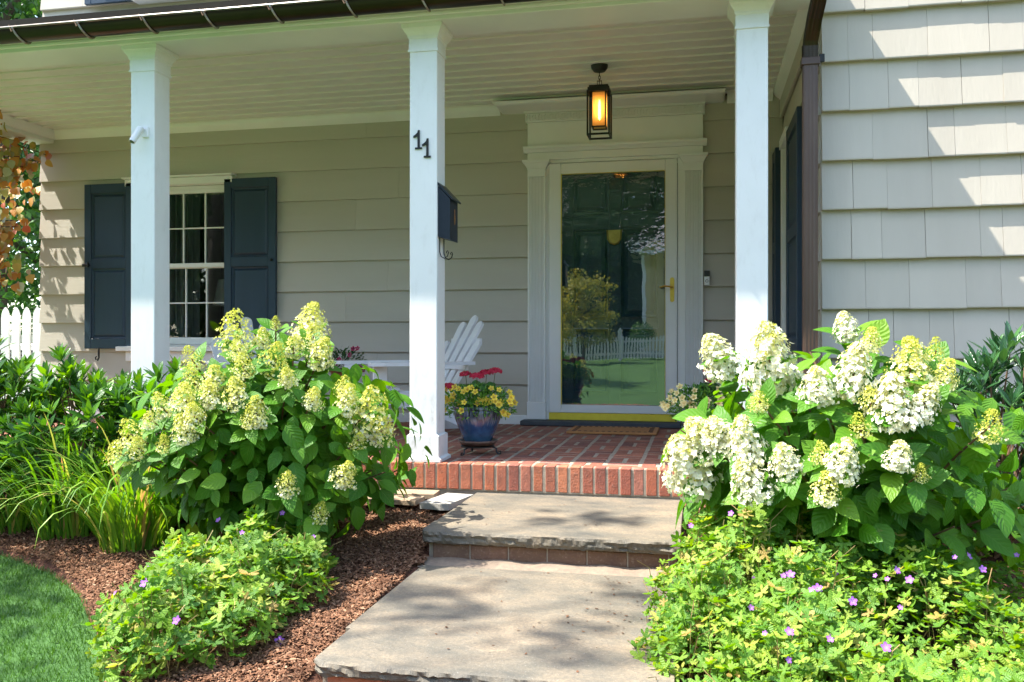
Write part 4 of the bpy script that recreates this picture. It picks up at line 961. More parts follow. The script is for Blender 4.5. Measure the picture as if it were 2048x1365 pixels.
def panicle(seed, white, n=190, fs=1.):
    """cone of four-petalled florets; unit height 1, base width ~.8"""
    rg = np.random.default_rng(seed); V = []; F = []; Rn = []
    pet = np.array([[0, 0, 0], [.42, .42, .10], [0, .98, .22], [-.42, .42, .10]])
    for i in range(n):
        h = rg.random() ** 1.1; lob = .85 + .25 * math.sin(i * 2.399 * 3 + h * 9)
        rad = (.46 * (1 - h) ** .62 * (1 - .35 * max(0, .25 - h) / .25) + .05) * lob * (1 if h > .06 else .8); a = i * 2.399963 + rg.normal(0, .25)
        rr_ = rad * (rg.uniform(.86, 1.08) if rg.random() < .75 else rg.uniform(.5, .86)); p = np.array([rr_ * math.cos(a), rr_ * math.sin(a), h * .95])
        nrm = np.array([math.cos(a), math.sin(a), .25 + .7 * h + (-.35 if h < .15 else 0)]) + rg.normal(0, .28, 3); nrm /= np.linalg.norm(nrm)
        if math.sin(a * 3 + h * 9 + seed) * math.sin(h * 15 + a * 2 + seed) < -.38: p *= np.array([.72, .72, 1]); 
        if math.sin(a * 4 + h * 13 + seed * 2) * math.sin(h * 19 - a * 2) < -.55: continue
        op = white - h * .75 + rg.normal(0, .24); op = min(1, max(0, op))
        sz = (.024 + .029 * op) * rg.uniform(.85, 1.2)
        t = np.cross(nrm, rg.normal(0, 1, 3)); t /= np.linalg.norm(t)
        for q in range(4):
            ca, sa = math.cos(q * math.pi / 2), math.sin(q * math.pi / 2); u = np.cross(nrm, t)
            yv = t * ca + u * sa; xv = np.cross(yv, nrm); k = len(V)
            cup = 1 + (1 - op) * 3
            for pp in pet: V.append(p + sz * (xv * pp[0] + yv * pp[1] + nrm * pp[2] * cup))
            F.append((k, k + 1, k + 2, k + 3)); Rn += [op * .8 + .0] * 1 + [min(1, op + .05)] * 3
    return npmesh('flower_head', V, F, M['floret'], rnd=Rn)
PAN = {('w', i): panicle(10 + i, 1.35, 900) for i in range(3)}
PAN.update({('m', i): panicle(20 + i, .85, 800) for i in range(3)})
PAN.update({('g', i): panicle(30 + i, .50 + .16 * i, 560) for i in range(3)})
LEAFV = [leaf_t(1, .66, .18, .25), leaf_t(1, .60, .28, .35), leaf_t(1, .72, .1, .12), leaf_t(1, .62, .12, .45)]
HYL = [leaf_mesh('leaf', t, M['hyleaf']) for t in LEAFV]

def hydrangea(c, r, flowers, label, nstems, seed, lsize, wbias, extra):
    """c centre, r radii of the dome; flowers (x, y, z, size)"""
    rg = np.random.default_rng(seed); c = np.array(c); r = np.array(r); gr = float(gz(c[0], c[1]))
    root = thing('hydrangea', label, 'shrub', (c[0], c[1], gr))
    base = np.array([c[0], c[1], gr]); LP = []; LD = []; LN = []; LS = []
    stems = MB(); tips = [(np.array(f[:3]), f[3]) for f in flowers]
    k = 0
    while len(tips) < len(flowers) + nstems:
        k += 1; a = rg.uniform(0, 2 * np.pi); h = rg.uniform(-.55, 1.0); q = math.sqrt(max(0, 1 - h * h)) * (1 - .5 * max(0, -h - .05)); p = c + r * np.array([q * math.cos(a), q * math.sin(a), h]) * rg.uniform(.68, .99)
        if p[2] < gr + .08: continue
        tips.append((p, 0))
    for (tip, fs) in tips:
        st = base + np.array([rg.normal(0, .07), rg.normal(0, .06), 0]); out = tip - base; out2 = out.copy(); out2[2] = 0
        mid = st + (tip - st) * .5 + np.array([0, 0, .10 * abs(out[2])]) - out2 * .12
        P = [st * (1 - t) ** 2 + mid * 2 * t * (1 - t) + tip * t * t for t in np.linspace(0, 1, 7)]
        if fs: P[-1] = P[-1] - np.array([0, 0, .0])
        stems.tube(P, [.0065, .006, .0055, .005, .0045, .004, .003], 5)
        L = np.linalg.norm(tip - st); npair = max(3, int(L / .062)); a0 = rg.uniform(0, 3.14)
        for i in range(npair):
            t = .32 + .66 * (i + .5) / npair; p = st * (1 - t) ** 2 + mid * 2 * t * (1 - t) + tip * t * t
            ax = (mid * (1 - t) * 2 + tip * 2 * t - st * 2 * (1 - t) - mid * 2 * t); ax /= np.linalg.norm(ax)
            u = np.cross(ax, [0, 0, 1.]); u /= max(1e-5, np.linalg.norm(u)); v = np.cross(ax, u)
            for sg in (0, 1):
                a = a0 + (i % 2) * math.pi / 2 + sg * math.pi + rg.normal(0, .25); sd = u * math.cos(a) + v * math.sin(a)
                outw = (p - c) / r; outw /= max(1e-5, np.linalg.norm(outw))
                d = sd * .9 + ax * .30 + outw * .45 + np.array([0, 0, -.30 * (1 - t) - .05]) + rg.normal(0, .12, 3)
                nn = outw * .9 + np.array([0, 0, .75]) + ax * .3 + rg.normal(0, .2, 3)
                if outw[1] < .3 and rg.random() < .5: nn += np.array([0, -.6, 0])
                LP.append(p + sd * .012); LD.append(d); LN.append(nn); LS.append(lsize * (.62 + .45 * min(1, 1.25 - t * .6)) * rg.uniform(.75, 1.1))
    # drooping leaves on the dome's skin
    for i in range(extra):
        a = rg.uniform(0, 2 * np.pi); h = rg.uniform(-.75, .8); q = math.sqrt(max(0, 1 - h * h)) * (1 - .65 * max(0, -h - .05)); dirn = np.array([q * math.cos(a), q * math.sin(a), h])
        p = c + r * dirn * rg.uniform(.80, 1.0)
        if p[2] < gr + .06: continue
        d = np.array([dirn[0] * .5, dirn[1] * .5, -.45 - .3 * rg.random()]) + rg.normal(0, .35, 3); nn = dirn * np.array([1, 1.2, 1]) + np.array([0, 0, .35]) + rg.normal(0, .18, 3)
        LP.append(p); LD.append(d); LN.append(nn); LS.append(lsize * rg.uniform(.55, 1.15))
    LP, LD, LN, LS = map(np.array, (LP, LD, LN, LS)); FR = frames(LD, LN)
    mp('stems', stems, 'twig', root, True)
    # the 300 nearest the viewer's side are single leaves
    vis = -(LP[:, 1]) + .25 * LP[:, 2]; order = np.argsort(-vis); one_, rest = order[:300], order[300:]
    for i in one_: part('leaf', HYL[int(rg.integers(4))], root, mat4=m4(FR[i], LP[i], LS[i]))
    part('foliage', leaves_mesh('foliage', LEAFV[0], LP[rest], FR[rest], LS[rest], M['hyleaf']), root, kind='stuff')
    for i, (x, y, z, s) in enumerate(flowers):
        kind = ('g' if s < .095 else ('w' if rg.random() < wbias else 'm')); kind = 'g' if (wbias < .3 and rg.random() < .6) else kind
        me = PAN[kind, int(rg.integers(3))]; s = s * (1.0 if wbias < .3 else 1.1) * rg.uniform(.88, 1.15)
        axv = np.array([(x - c[0]) * .5 + rg.normal(0, .18), -.18 + rg.normal(0, .12), .85]); axv /= np.linalg.norm(axv)
        zz = Vector(axv); q = zz.to_track_quat('Z', 'Y').to_matrix().to_4x4()
        m = Matrix.Translation(Vector((x, y, z)) - zz * s * .45) @ q @ Matrix.Rotation(rg.uniform(0, 6.28), 4, 'Z') @ Matrix.Diagonal((s * rg.uniform(.9, 1.1), s * rg.uniform(.9, 1.1), s * rg.uniform(.9, 1.1), 1))
        part('flower_head', me, root, mat4=m)
    return root
HL = [(-1.88, 3.34, 0.03, 0.197), (-1.63, 3.53, 0.07, 0.194), (-1.66, 3.26, -0.07, 0.161), (-1.82, 3.25, -0.04, 0.091), (-1.51, 3.37, -0.05, 0.154), (-2.01, 3.22, -0.07, 0.102), (-1.87, 3.16, -0.14, 0.129), (-1.97, 3.11, -0.23, 0.167), (-1.76, 3.13, -0.21, 0.156), (-1.67, 3.12, -0.28, 0.126), (-2.21, 3.11, -0.37, 0.149), (-2.28, 3.13, -0.45, 0.111), (-1.95, 3.07, -0.34, 0.116), (-2.12, 3.1, -0.31, 0.089), (-1.29, 3.34, -0.29, 0.191), (-1.24, 3.36, -0.36, 0.121), (-1.31, 3.27, -0.39, 0.079), (-1.54, 3.12, -0.55, 0.096), (-1.35, 3.23, -0.52, 0.108), (-1.44, 3.2, -0.67, 0.088), (-1.48, 3.22, -0.23, 0.098), (-1.69, 3.1, -0.3, 0.087), (-1.39, 3.31, -0.19, 0.08), (-1.62, 3.34, -0.02, 0.103), (-1.87, 3.12, -0.21, 0.108)]
HL += [(-1.98, 3.18, -.16, .11), (-1.77, 3.2, -.10, .12), (-2.08, 3.12, -.26, .10), (-1.58, 3.2, -.14, .10), (-2.16, 3.08, -.42, .09), (-1.90, 3.06, -.29, .10), (-1.36, 3.28, -.24, .11), (-1.56, 3.4, .02, .12), (-1.78, 3.38, .0, .10), (-2.03, 3.06, -.40, .08), (-1.74, 3.42, .08, .07)]
HR = [(0.07, 3.26, -0.05, 0.162), (0.23, 2.99, -0.06, 0.212), (0.48, 3.08, 0.05, 0.099), (0.54, 2.97, 0.0, 0.096), (0.47, 2.86, -0.1, 0.154), (0.64, 2.88, -0.08, 0.168), (0.73, 2.87, -0.11, 0.106), (0.36, 2.84, -0.14, 0.131), (0.57, 2.78, -0.19, 0.163), (0.66, 2.8, -0.18, 0.111), (0.47, 2.76, -0.25, 0.067), (-0.03, 2.95, -0.42, 0.173), (0.02, 2.93, -0.32, 0.155), (0.15, 2.84, -0.32, 0.141), (0.16, 2.8, -0.44, 0.131), (0.26, 2.77, -0.36, 0.114), (0.36, 2.75, -0.33, 0.074), (0.42, 2.73, -0.35, 0.117), (0.37, 2.72, -0.43, 0.111), (0.57, 2.72, -0.33, 0.102), (0.63, 2.72, -0.38, 0.05), (0.84, 2.81, -0.25, 0.088), (0.19, 2.88, -0.19, 0.079), (0.07, 2.9, -0.3, 0.128), (0.51, 2.8, -0.18, 0.09), (0.73, 2.96, -0.03, 0.078)]
hydrangea((-1.86, 3.65, -.5), (.70, .56, .54), HL, 'large hydrangea with lime yellow flower cones left of the stone steps', 34, 3, .105, .0, 420)
hydrangea((.55, 3.32, -.52), (.68, .58, .52), HR, 'large hydrangea with bright white flower cones in front of the shingled wall', 34, 4, .115, .88, 380)

# ------------------------------------------------------------------ laurel shrubs: whorled upright shoots
def shoot(t, n, seed, mat, spread=.55):
    rg = np.random.default_rng(seed); P = []; D = []; Nn = []; Sc = []
    for i in range(n):
        a = i * 2.4 + rg.normal(0, .2); f = i / n; el = .25 + spread * (f ** .8) * 1.3
        d = np.array([math.cos(a) * (1 - f * .75), math.sin(a) * (1 - f * .75), el + .35]); P.append((0, 0, -.35 + .38 * f)); D.append(d)
        Nn.append((-math.cos(a) * d[2], -math.sin(a) * d[2], 1.)); Sc.append(rg.uniform(.75, 1.1) * (1 - .25 * f))
    return leaves_mesh('leafy_shoot', t, np.array(P), frames(np.array(D), np.array(Nn)), np.array(Sc), mat, rnd=np.clip(np.linspace(.05, .62, n) + rg.normal(0, .1, n), 0, .9))
LT = leaf_t(1, .30, .22, .12, 5, .9); RT = leaf_t(1, .24, .3, .05, 5, 1.)
SH = {'laurel': [shoot(LT, 11, 40 + i, M['laurel']) for i in range(4)], 'rhodo': [shoot(RT, 11, 50 + i, M['laurel2'], .35) for i in range(4)]}
def bush(kind, c, r, n, size, label, seed, group=None, name='laurel_shrub'):
    rg = np.random.default_rng(seed); gr = float(gz(c[0], c[1])); root = thing(name, label, 'shrub', (c[0], c[1], gr), group); st = MB()
    for i in range(n):
        for _ in range(20):
            a = rg.uniform(0, 2 * np.pi); h = rg.uniform(-.8, 1); q = math.sqrt(1 - h * h); dr = np.array([q * math.cos(a), q * math.sin(a), h]); p = np.array(c) + np.array(r) * dr * rg.uniform(.55, 1.03)
            if p[2] > gr + .05: break
        ax = Vector((dr[0] * .55, dr[1] * .55 - .12, .75 + .3 * h)).normalized(); s = size * rg.uniform(.75, 1.2)
        m = Matrix.Translation(Vector(p)) @ ax.to_track_quat('Z', 'Y').to_matrix().to_4x4() @ Matrix.Rotation(rg.uniform(0, 6.28), 4, 'Z') @ Matrix.Diagonal((s, s, s, 1))
        part('leafy_shoot', SH[kind][int(rg.integers(4))], root, mat4=m)
        if i % 3 == 0: b = Vector((c[0] + rg.normal(0, .06), c[1] + rg.normal(0, .06), gr)); st.tube([b, (b + Vector(p)) / 2 + Vector((0, 0, .05)), Vector(p) - ax * size * .2], [.006, .005, .003], 5)
    mp('stems', st, 'twig', root)
    return root
G = 'laurel shrubs along the porch front'
bush('laurel', (-4.45, 4.05, -.52), (.50, .42, .48), 150, .12, 'laurel shrub at the outer end of the row below the picket fence', 61, G)
bush('laurel', (-3.78, 4.08, -.50), (.42, .40, .50), 165, .115, 'bright laurel shrub below the sun dappled shutter', 62, G)
bush('laurel', (-3.18, 4.02, -.52), (.40, .36, .46), 150, .11, 'laurel shrub growing in front of the camera column', 63, G)
bush('laurel', (-2.62, 4.05, -.54), (.36, .32, .46), 130, .105, 'laurel shrub squeezed beside the yellow hydrangea below the window', 64, G)
bush('laurel', (-2.15, 4.12, -.58), (.30, .28, .40), 70, .10, 'low laurel shrub behind the yellow hydrangea', 66, G)
bush('rhodo', (1.22, 3.95, -.46), (.42, .36, .50), 170, .115, 'dark rhododendron behind the white hydrangea by the shingles', 71, 'rhododendrons by the shingled wall', 'rhododendron')
bush('rhodo', (1.92, 3.98, -.55), (.45, .38, .46), 90, .115, 'dark rhododendron at the outer edge of the shingled wall bed', 72, 'rhododendrons by the shingled wall', 'rhododendron')
bush('rhodo', (.90, 4.12, -.68), (.30, .25, .32), 40, .10, 'low rhododendron hidden behind the hydrangea beside the downspout', 73, 'rhododendrons by the shingled wall', 'rhododendron')

# ------------------------------------------------------------------ arching grass clumps
def blade_t(seed):
    rg = random.Random(seed); bend = rg.uniform(.25, 1.9); n = 8; V = []; y = z = 0; ang = R(84)
    for i in range(n + 1):
        s = i / n; w = .0078 * (.75 + .25 * s) * (1 - s ** 3) + .0003; V += [(-w, y, z), (w, y, z + .001)]
        ang -= bend * (s ** 1.3) * .42; y += math.cos(ang) / n; z += math.sin(ang) / n
    F = [(2 * i, 2 * i + 1, 2 * i + 3, 2 * i + 2) for i in range(n)]
    return npmesh('blade', V, F, M['blade'], rnd=np.zeros(len(V)), uv=np.zeros((len(V), 2)), smooth=True)
BL = [blade_t(i) for i in range(12)]
def clump(c, n, h, label, seed, rad):
    rg = random.Random(seed); g = float(gz(*c)); root = thing('grass_clump', label, 'plant', (c[0], c[1], g), 'arching grass clumps at the bed edge')
    for i in range(n):
        a = rg.uniform(0, 6.283); q = rad * math.sqrt(rg.random()); s = h * rg.uniform(.6, 1.1)
        m = Matrix.Translation((c[0] + q * math.cos(a), c[1] + q * math.sin(a), g - .01)) @ Matrix.Rotation(a - R(90) + rg.gauss(0, .5), 4, 'Z') @ Matrix.Rotation(rg.uniform(-.05, .5), 4, 'X').inverted() @ Matrix.Diagonal((rg.uniform(.8, 1.1), s, s, 1))
        part('blade', rg.choice(BL), root, mat4=m)
clump((-2.62, 3.70), 290, .68, 'arching grass clump touching the yellow hydrangea', 1, .15)
clump((-3.10, 3.90), 290, .70, 'arching grass clump in front of the laurel shrubs', 2, .16)
clump((-3.55, 4.0), 90, .5, 'smaller grass clump near the bed corner by the lawn', 3, .10)

# ------------------------------------------------------------------ cranesbill mounds
def palm(nl=5):
    V = [(0, .0, 0)]; UV = [(0, 0)]; pts = []
    for i in range(nl * 4 + 1):
        t = i / (nl * 4); a = R(-150 + 300 * t) ; ph = (t * nl) % 1
        rad = {0: .30, 1: .80, 2: 1.0, 3: .80}[i % 4]
        V.append((rad * math.sin(a) * .55, rad * math.cos(a) * .55 + .25, .05 * math.sin(a * 3) + .12 * rad * rad)); UV.append((rad, .6))
    V[0] = (0, .2, 0)
    F = [(0, i, i + 1, i + 1) for i in range(1, nl * 4 + 1)]
    return np.array(V), np.array([(0, i, i + 1) for i in range(1, nl * 4 + 1)]), np.array(UV, float)
PT = palm(5); PLM = npmesh('leaf', PT[0], PT[1], M['ger'], rnd=np.zeros(len(PT[0])), uv=PT[2])
def five_petal(mat, name='flower', cup=.25):
    V = []; F = []; rn = []
    for q in range(5):
        a = q * 2 * math.pi / 5; k = len(V); ca, sa = math.cos(a), math.sin(a)
        for (x, y, z, r_) in ((0, .05, 0, 0), (-.38, .55, cup * .6, 1), (-.22, .95, cup, 1), (0, 1.0, cup * .95, 1), (.22, .95, cup, 1), (.38, .55, cup * .6, 1)):
            V.append((x * ca - y * sa, x * sa + y * ca, z)); rn.append(r_)
        F += [(k, k + 5, k + 3), (k, k + 3, k + 1), (k + 1, k + 3, k + 2), (k + 5, k + 4, k + 3)]
    return npmesh(name, V, F, mat, rnd=rn)
PURP = five_petal(M['purple'])
def cranesbill(c, r, n, fl, label, seed, size, bumps=()):
    rg = np.random.default_rng(seed); gr = float(gz(c[0], c[1])); root = thing('cranesbill', label, 'plant', (c[0], c[1], gr), 'cranesbill mounds flanking the steps')
    u = rg.uniform(-1, 1, (n * 2, 2)); u = u[(u ** 2).sum(1) < 1][:n]; n = len(u); d = np.sqrt((u ** 2).sum(1))
    lum = .75 + .25 * np.sin(u[:, 0] * 7 + seed) * np.sin(u[:, 1] * 6 + 2)
    x = c[0] + u[:, 0] * r[0] * (1 + .08 * np.sin(u[:, 1] * 9)); y = c[1] + u[:, 1] * r[1]; lay = rg.random(n) ** .45
    top = r[2] * np.sqrt(np.clip(1 - d ** 3.6, 0, 1)) * lum + .03; z = gz(x, y) + top * lay + .015
    P = np.stack([x, y, z], 1); Nn = np.stack([u[:, 0] * .6, u[:, 1] * .6 - .35, np.ones(n)], 1) + rg.normal(0, .42, (n, 3)); D = rg.normal(0, 1, (n, 3)); D[:, 2] *= .3; D[:, 1] -= .3
    FR = frames(D, Nn); Sc = size * rg.uniform(.4, 1.25, n)
    score = lay * 2 - (y - c[1]) / r[1]; od = np.argsort(-score); a, b = od[:300], od[300:]
    for i in a: part('leaf', PLM, root, mat4=m4(FR[i], P[i], Sc[i]))
    part('foliage', leaves_mesh('foliage', PT, P[b], FR[b], Sc[b], M['ger']), root, kind='stuff')
    # thin stems with dry seed heads
    st = MB()
    for i in range(220):
        k = int(rg.integers(n)); p = P[k]; q = p + np.array([rg.normal(0, .05), rg.normal(0, .05), .0]); st.tube([(p[0], p[1], float(gz(p[0], p[1]))), (p + q) / 2, q + np.array([0, 0, rg.uniform(.01, .045)])], .0012, 3)
    mp('stems', st, simple('dry_stem', (.30, .25, .08), (.36, .20, .08), 30, .7), root)
    for (fx, fy, dz, s) in fl:
        dd = math.hypot((fx - c[0]) / r[0], (fy - c[1]) / r[1]); hz = float(gz(fx, fy)) + r[2] * math.sqrt(max(0, 1 - min(1, dd) ** 3.6)) * .9 + .03 + dz
        ax = Vector((rg.normal(0, .3), -.75 + rg.normal(0, .2), .6)).normalized()
        m = Matrix.Translation((fx, fy, hz)) @ ax.to_track_quat('Z', 'Y').to_matrix().to_4x4() @ Matrix.Diagonal((s, s, s, 1)); part('flower', PURP, root, mat4=m)
        st2 = None
    return root
gl = [(-1.74, 2.52, 0, .016), (-1.32, 2.62, -.01, .017), (-1.56, 2.42, -.02, .015), (-1.96, 2.86, 0, .013), (-1.62, 2.92, 0, .012), (-1.83, 3.12, .03, .012), (-1.60, 3.2, .02, .011), (-1.40, 3.05, .02, .010), (-1.45, 2.42, -.03, .009), (-1.92, 2.62, .0, .010)]
cranesbill((-1.66, 2.86), (.34, .54, .28), 2300, gl, 'cranesbill mound with few purple flowers left of the lower step', 5, .058)
rg = np.random.default_rng(12); grr = [(float(a), float(b), float(rg.uniform(-.02, .02)), float(s)) for a, b, s in zip(rg.uniform(.0, 1.2, 48), rg.uniform(1.9, 2.95, 48), rg.uniform(.007, .0135, 44))]
cranesbill((.74, 2.42), (.87, .92, .36), 7600, grr, 'broad cranesbill mound with many purple flowers right of the steps', 6, .048)

cranesbill((.20, 2.78), (.34, .36, .44), 2600, [(.02, 2.6, -.02, .011), (.25, 2.52, .0, .013), (.38, 2.62, -.04, .011), (.1, 2.75, .02, .010), (-.02, 2.8, .0, .009)], 'tall cranesbill mound squeezed between the steps and the white hydrangea', 9, .048)
# ------------------------------------------------------------------ glazed pots with flowers
POTP = [(.062, 0), (.072, .004), (.085, .03), (.110, .09), (.128, .14), (.134, .175), (.131, .185), (.139, .195), (.139, .208), (.128, .208), (.122, .190), (.118, .17), (.02, .165)]
potme = MB().lathe(POTP, 40).mesh('pot_body', M['pot'], True)
YEL = five_petal(M['yellow'], 'flower', .45); PAL = five_petal(M['palegold'], 'flower', .45)
def red_head(seed, mat=None):
    rg = np.random.default_rng(seed); V = []; F = []; rn = []
    for i in range(26):
        nrm = rg.normal(0, 1, 3); nrm[2] = abs(nrm[2]) * .8 - .1; nrm /= np.linalg.norm(nrm); t = np.cross(nrm, rg.normal(0, 1, 3)); t /= np.linalg.norm(t); p = nrm * np.array([1, 1, .6]) * .75
        for q in range(5):
            a = q * 2 * math.pi / 5; yv = t * math.cos(a) + np.cross(nrm, t) * math.sin(a); xv = np.cross(yv, nrm); k = len(V)
            for (x_, y_, z_) in ((0, 0, 0), (-.11, .18, .06), (0, .33, .08), (.11, .18, .06)): V.append(p + xv * x_ + yv * y_ + nrm * z_)
            F.append((k, k + 1, k + 2, k + 3)); rn += [rg.random()] * 4
    return npmesh('red_flower_head', V, F, mat or M['red'], rnd=rn)
REDH = [red_head(i) for i in range(3)]
ST_ = leaf_t(1, .34, .2, .1, 3); 
def disc_leaf():
    V = [(0, 0, 0)]; n = 12
    for i in range(n): a = 2 * math.pi * i / n; q = 1 + .07 * math.sin(a * 5); V.append((q * math.cos(a), q * math.sin(a), .15 + .06 * math.sin(a * 4)))
    return np.array(V, float), np.array([(0, i + 1, (i + 1) % n + 1) for i in range(n)]), np.zeros((n + 1, 2))
DL = disc_leaf(); DLM = npmesh('leaf', DL[0], DL[1], M['gerleaf'], rnd=np.zeros(13), uv=DL[2], smooth=True)
def flowerpot(x, y, label, glabel, seed, fmesh, reds, yel, stand=True, size=1.):
    rg = np.random.default_rng(seed); z = FL
    root = thing('flower_pot', label, 'flower pot', (x, y, z), 'blue glazed pots flanking the door')
    zb = z
    if stand:
        for i in range(3):
            a = R(90 + 120 * i + 30); c_, s_2 = math.cos(a), math.sin(a)
            mp('stand_foot', MB().tube([(x + .085 * c_, y + .085 * s_2, z + .044), (x + .105 * c_, y + .105 * s_2, z + .036), (x + .108 * c_, y + .108 * s_2, z + .016), (x + .118 * c_, y + .118 * s_2, z + .007), (x + .132 * c_, y + .132 * s_2, z + .009), (x + .130 * c_, y + .130 * s_2, z + .020), (x + .122 * c_, y + .122 * s_2, z + .018)], .005, 6), 'black', root, True)
        mp('stand_ring', MB().lathe([(.085, 0), (.095, 0), (.095, .006), (.085, .006)], 28, (x, y, z + .044)), 'black', root)
        mp('saucer', MB().lathe([(.06, 0), (.088, .003), (.105, .018), (.112, .024), (.112, .032), (.106, .032), (.088, .014), (.01, .012)], 32, (x, y, z + .051)), 'saucer', root, True); zb = z + .064
    part('pot_body', potme, root, (x, y, zb))
    mp('soil', MB().lathe([(.117, 0), (.117, .006), (.001, .012)], 20, (x, y, zb + .186)), 'soil', root)
    zr = zb + .205; n = 2100; d = rg.normal(0, 1, (n, 3)); d /= np.linalg.norm(d, axis=1, keepdims=True); d[:, 2] = d[:, 2] * .95; q = rg.random(n) ** .4
    P = np.array([x, y, zr + .015]) + d * q[:, None] * np.array([.215, .19, .115]); out = (P[:, 2] < zr - .03) & (np.hypot(P[:, 0] - x, P[:, 1] - y) < .142); P = P[~out]; d = d[~out]; n = len(P)
    D = d + rg.normal(0, .6, (n, 3)) + np.array([0, 0, .4]); Nn = rg.normal(0, .6, (n, 3)) + np.array([0, -.3, 1.])
    part('foliage', leaves_mesh('foliage', ST_, P, frames(D, Nn), rg.uniform(.018, .032, n), M['potleaf']), root, kind='stuff')
    for i in range(26):
        a = rg.uniform(0, 6.28); q = rg.uniform(.01, .09); p = (x + q * math.cos(a) + (-.01), y + .02 + q * math.sin(a), zr + rg.uniform(.07, .125))
        m = Matrix.Translation(p) @ Vector((rg.normal(0, .5), -.4 + rg.normal(0, .3), 1)).normalized().to_track_quat('Z', 'Y').to_matrix().to_4x4() @ Matrix.Diagonal((.026, .026, .026, 1)); part('leaf', DLM, root, mat4=m)
    for (dx, dy, dz, s) in reds:
        p = Vector((x + dx, y + dy, zr + dz)); part('red_flower_head', REDH[int(rg.integers(3))], root, mat4=Matrix.Translation(p) @ Matrix.Diagonal((s * 1.15, s * 1.15, s, 1)) @ Matrix.Rotation(rg.uniform(0, 6), 4, 'Z'))
        mp('flower_stalk', MB().tube([(x + dx * .6, y + dy, zr + .03), (x + dx * .9, y + dy, zr + dz * .6), tuple(p)], .0022, 5), 'stem', root, True)
    for i in range(yel):
        a = rg.uniform(math.pi * 1.0, math.pi * 2.0); el = rg.uniform(-.55, .95); cc = math.cos(el); dv = np.array([math.cos(a) * cc, math.sin(a) * cc, math.sin(el)])
        if rg.random() < .25: dv = np.array([math.cos(a * 2) * .9, -.35, .25 * rg.random()])
        p = Vector((x, y, zr + .018)) + Vector(dv * np.array([.218, .195, .12])); ax = Vector((dv[0] * .7, -1., dv[2] * .4 + .35)).normalized(); s = rg.uniform(.016, .0215)
        m = Matrix.Translation(p) @ ax.to_track_quat('Z', 'Y').to_matrix().to_4x4() @ Matrix.Rotation(rg.uniform(0, 6), 4, 'Z') @ Matrix.Diagonal((s, s, s, 1)); part('flower', fmesh, root, mat4=m)
    return root
flowerpot(-1.20, 4.76, 'blue glazed pot of red geraniums and yellow flowers beside the numbered column', None, 1, YEL, [(-.150, -.06, .11, .040), (-.070, 0, .175, .036), (.0, -.02, .165, .044), (.045, .02, .182, .042), (.10, 0, .195, .040)], 56)
flowerpot(.035, 4.86, 'glazed pot of pale yellow flowers half hidden behind the white hydrangea', None, 2, PAL, [(.02, 0, .20, .028), (.035, .0, .15, .032)], 40)

# ------------------------------------------------------------------ adirondack chairs
def adirondack(x, y, rz, label):
    root = thing('adirondack_chair', label, 'chair', (x, y, FL + .001), 'white adirondack chairs on the porch'); root.rotation_euler = (0, 0, rz)
    def A(name, mb, sm=False): 
        o = bpy.data.objects.new(name, mb.mesh(name, M['chair'], sm)); COL.objects.link(o); o.parent = root; return o
    # local: front is -y
    for i in range(5):
        t = i - 2; w = .085; Hh = .62 - .05 * t * t; top = [(w / 2 * math.cos(a), Hh + w / 2 * math.sin(a)) for a in [math.pi * q / 10 for q in range(11)]]
        prof = [(-w / 2 * .8, 0), (w / 2 * .8, 0)] + top
        m = MB().prism(prof, 'y', 0, .018)
        m.xf(Matrix.Translation((t * .088, .20, .24)) @ Matrix.Rotation(R(-30), 4, 'X') @ Matrix.Rotation(R(4.2) * t, 4, 'Y')); A('back_slat', m)
    for i in range(6): A('seat_slat', MB().box(-.25, .25, -.30 + i * .082, -.225 + i * .082, .335 - i * .021, .353 - i * .021, .003))
    for s in (-1, 1):
        A('armrest', MB().prism([(s * .26, -.36), (s * .36, -.38), (s * .39, -.30), (s * .38, .05), (s * .33, .36), (s * .28, .36), (s * .26, .1)], 'z', .475, .497))
        A('leg', MB().box(s * .27 - .012, s * .27 + .012, -.33, -.24, 0, .474, .003))
        A('side_rail', MB().prism([(-.32, .25), (-.32, .34), (.10, .26), (.52, .08), (.52, 0), (.42, 0), (.1, .15)], 'x', s * .245 - .011, s * .245 + .011))
    A('arm_brace', MB().box(-.30, .30, .30, .325, .44, .474, .003)); A('back_brace', MB().box(-.22, .22, .41, .43, .60, .65, .003).xf(Matrix.Translation((0, .04, 0))))
    return root
adirondack(-1.92, 5.62, R(-48), 'white adirondack chair behind the numbered column next to the blue pot')
adirondack(-2.98, 5.68, R(42), 'white adirondack chair below the window behind the yellow hydrangea')
# small table with a pot between the chairs
tt = thing('porch_table', 'small white table between the two adirondack chairs', 'table', (-2.52, 5.95, FL))
mp('table_top', MB().lathe([(.19, 0), (.20, .004), (.20, .02), (.19, .022)], 28, (-2.52, 5.95, -.335)), 'table', tt)
for i in range(3):
    a = R(90 + 120 * i); mp('leg', MB().tube([(-2.52 + .14 * math.cos(a), 5.95 + .14 * math.sin(a), -.335), (-2.52 + .18 * math.cos(a), 5.95 + .18 * math.sin(a), FL + .001)], .012, 8), 'table', tt)
tp = thing('flower_pot', 'terracotta pot of magenta flowers on the small white porch table', 'flower pot', (-2.50, 5.93, -.313))
mp('pot_body', MB().lathe([(.055, 0), (.085, .09), (.092, .09), (.092, .115), (.082, .115), (.075, .09), (.01, .085)], 24, (-2.50, 5.93, -.312)), 'terracotta', tp, True)
rg = np.random.default_rng(5); n = 520; d = rg.normal(0, 1, (n, 3)); d /= np.linalg.norm(d, axis=1, keepdims=True); P = np.array([-2.48, 5.91, -.14]) + d * (rg.random(n) ** .4)[:, None] * np.array([.16, .13, .09])
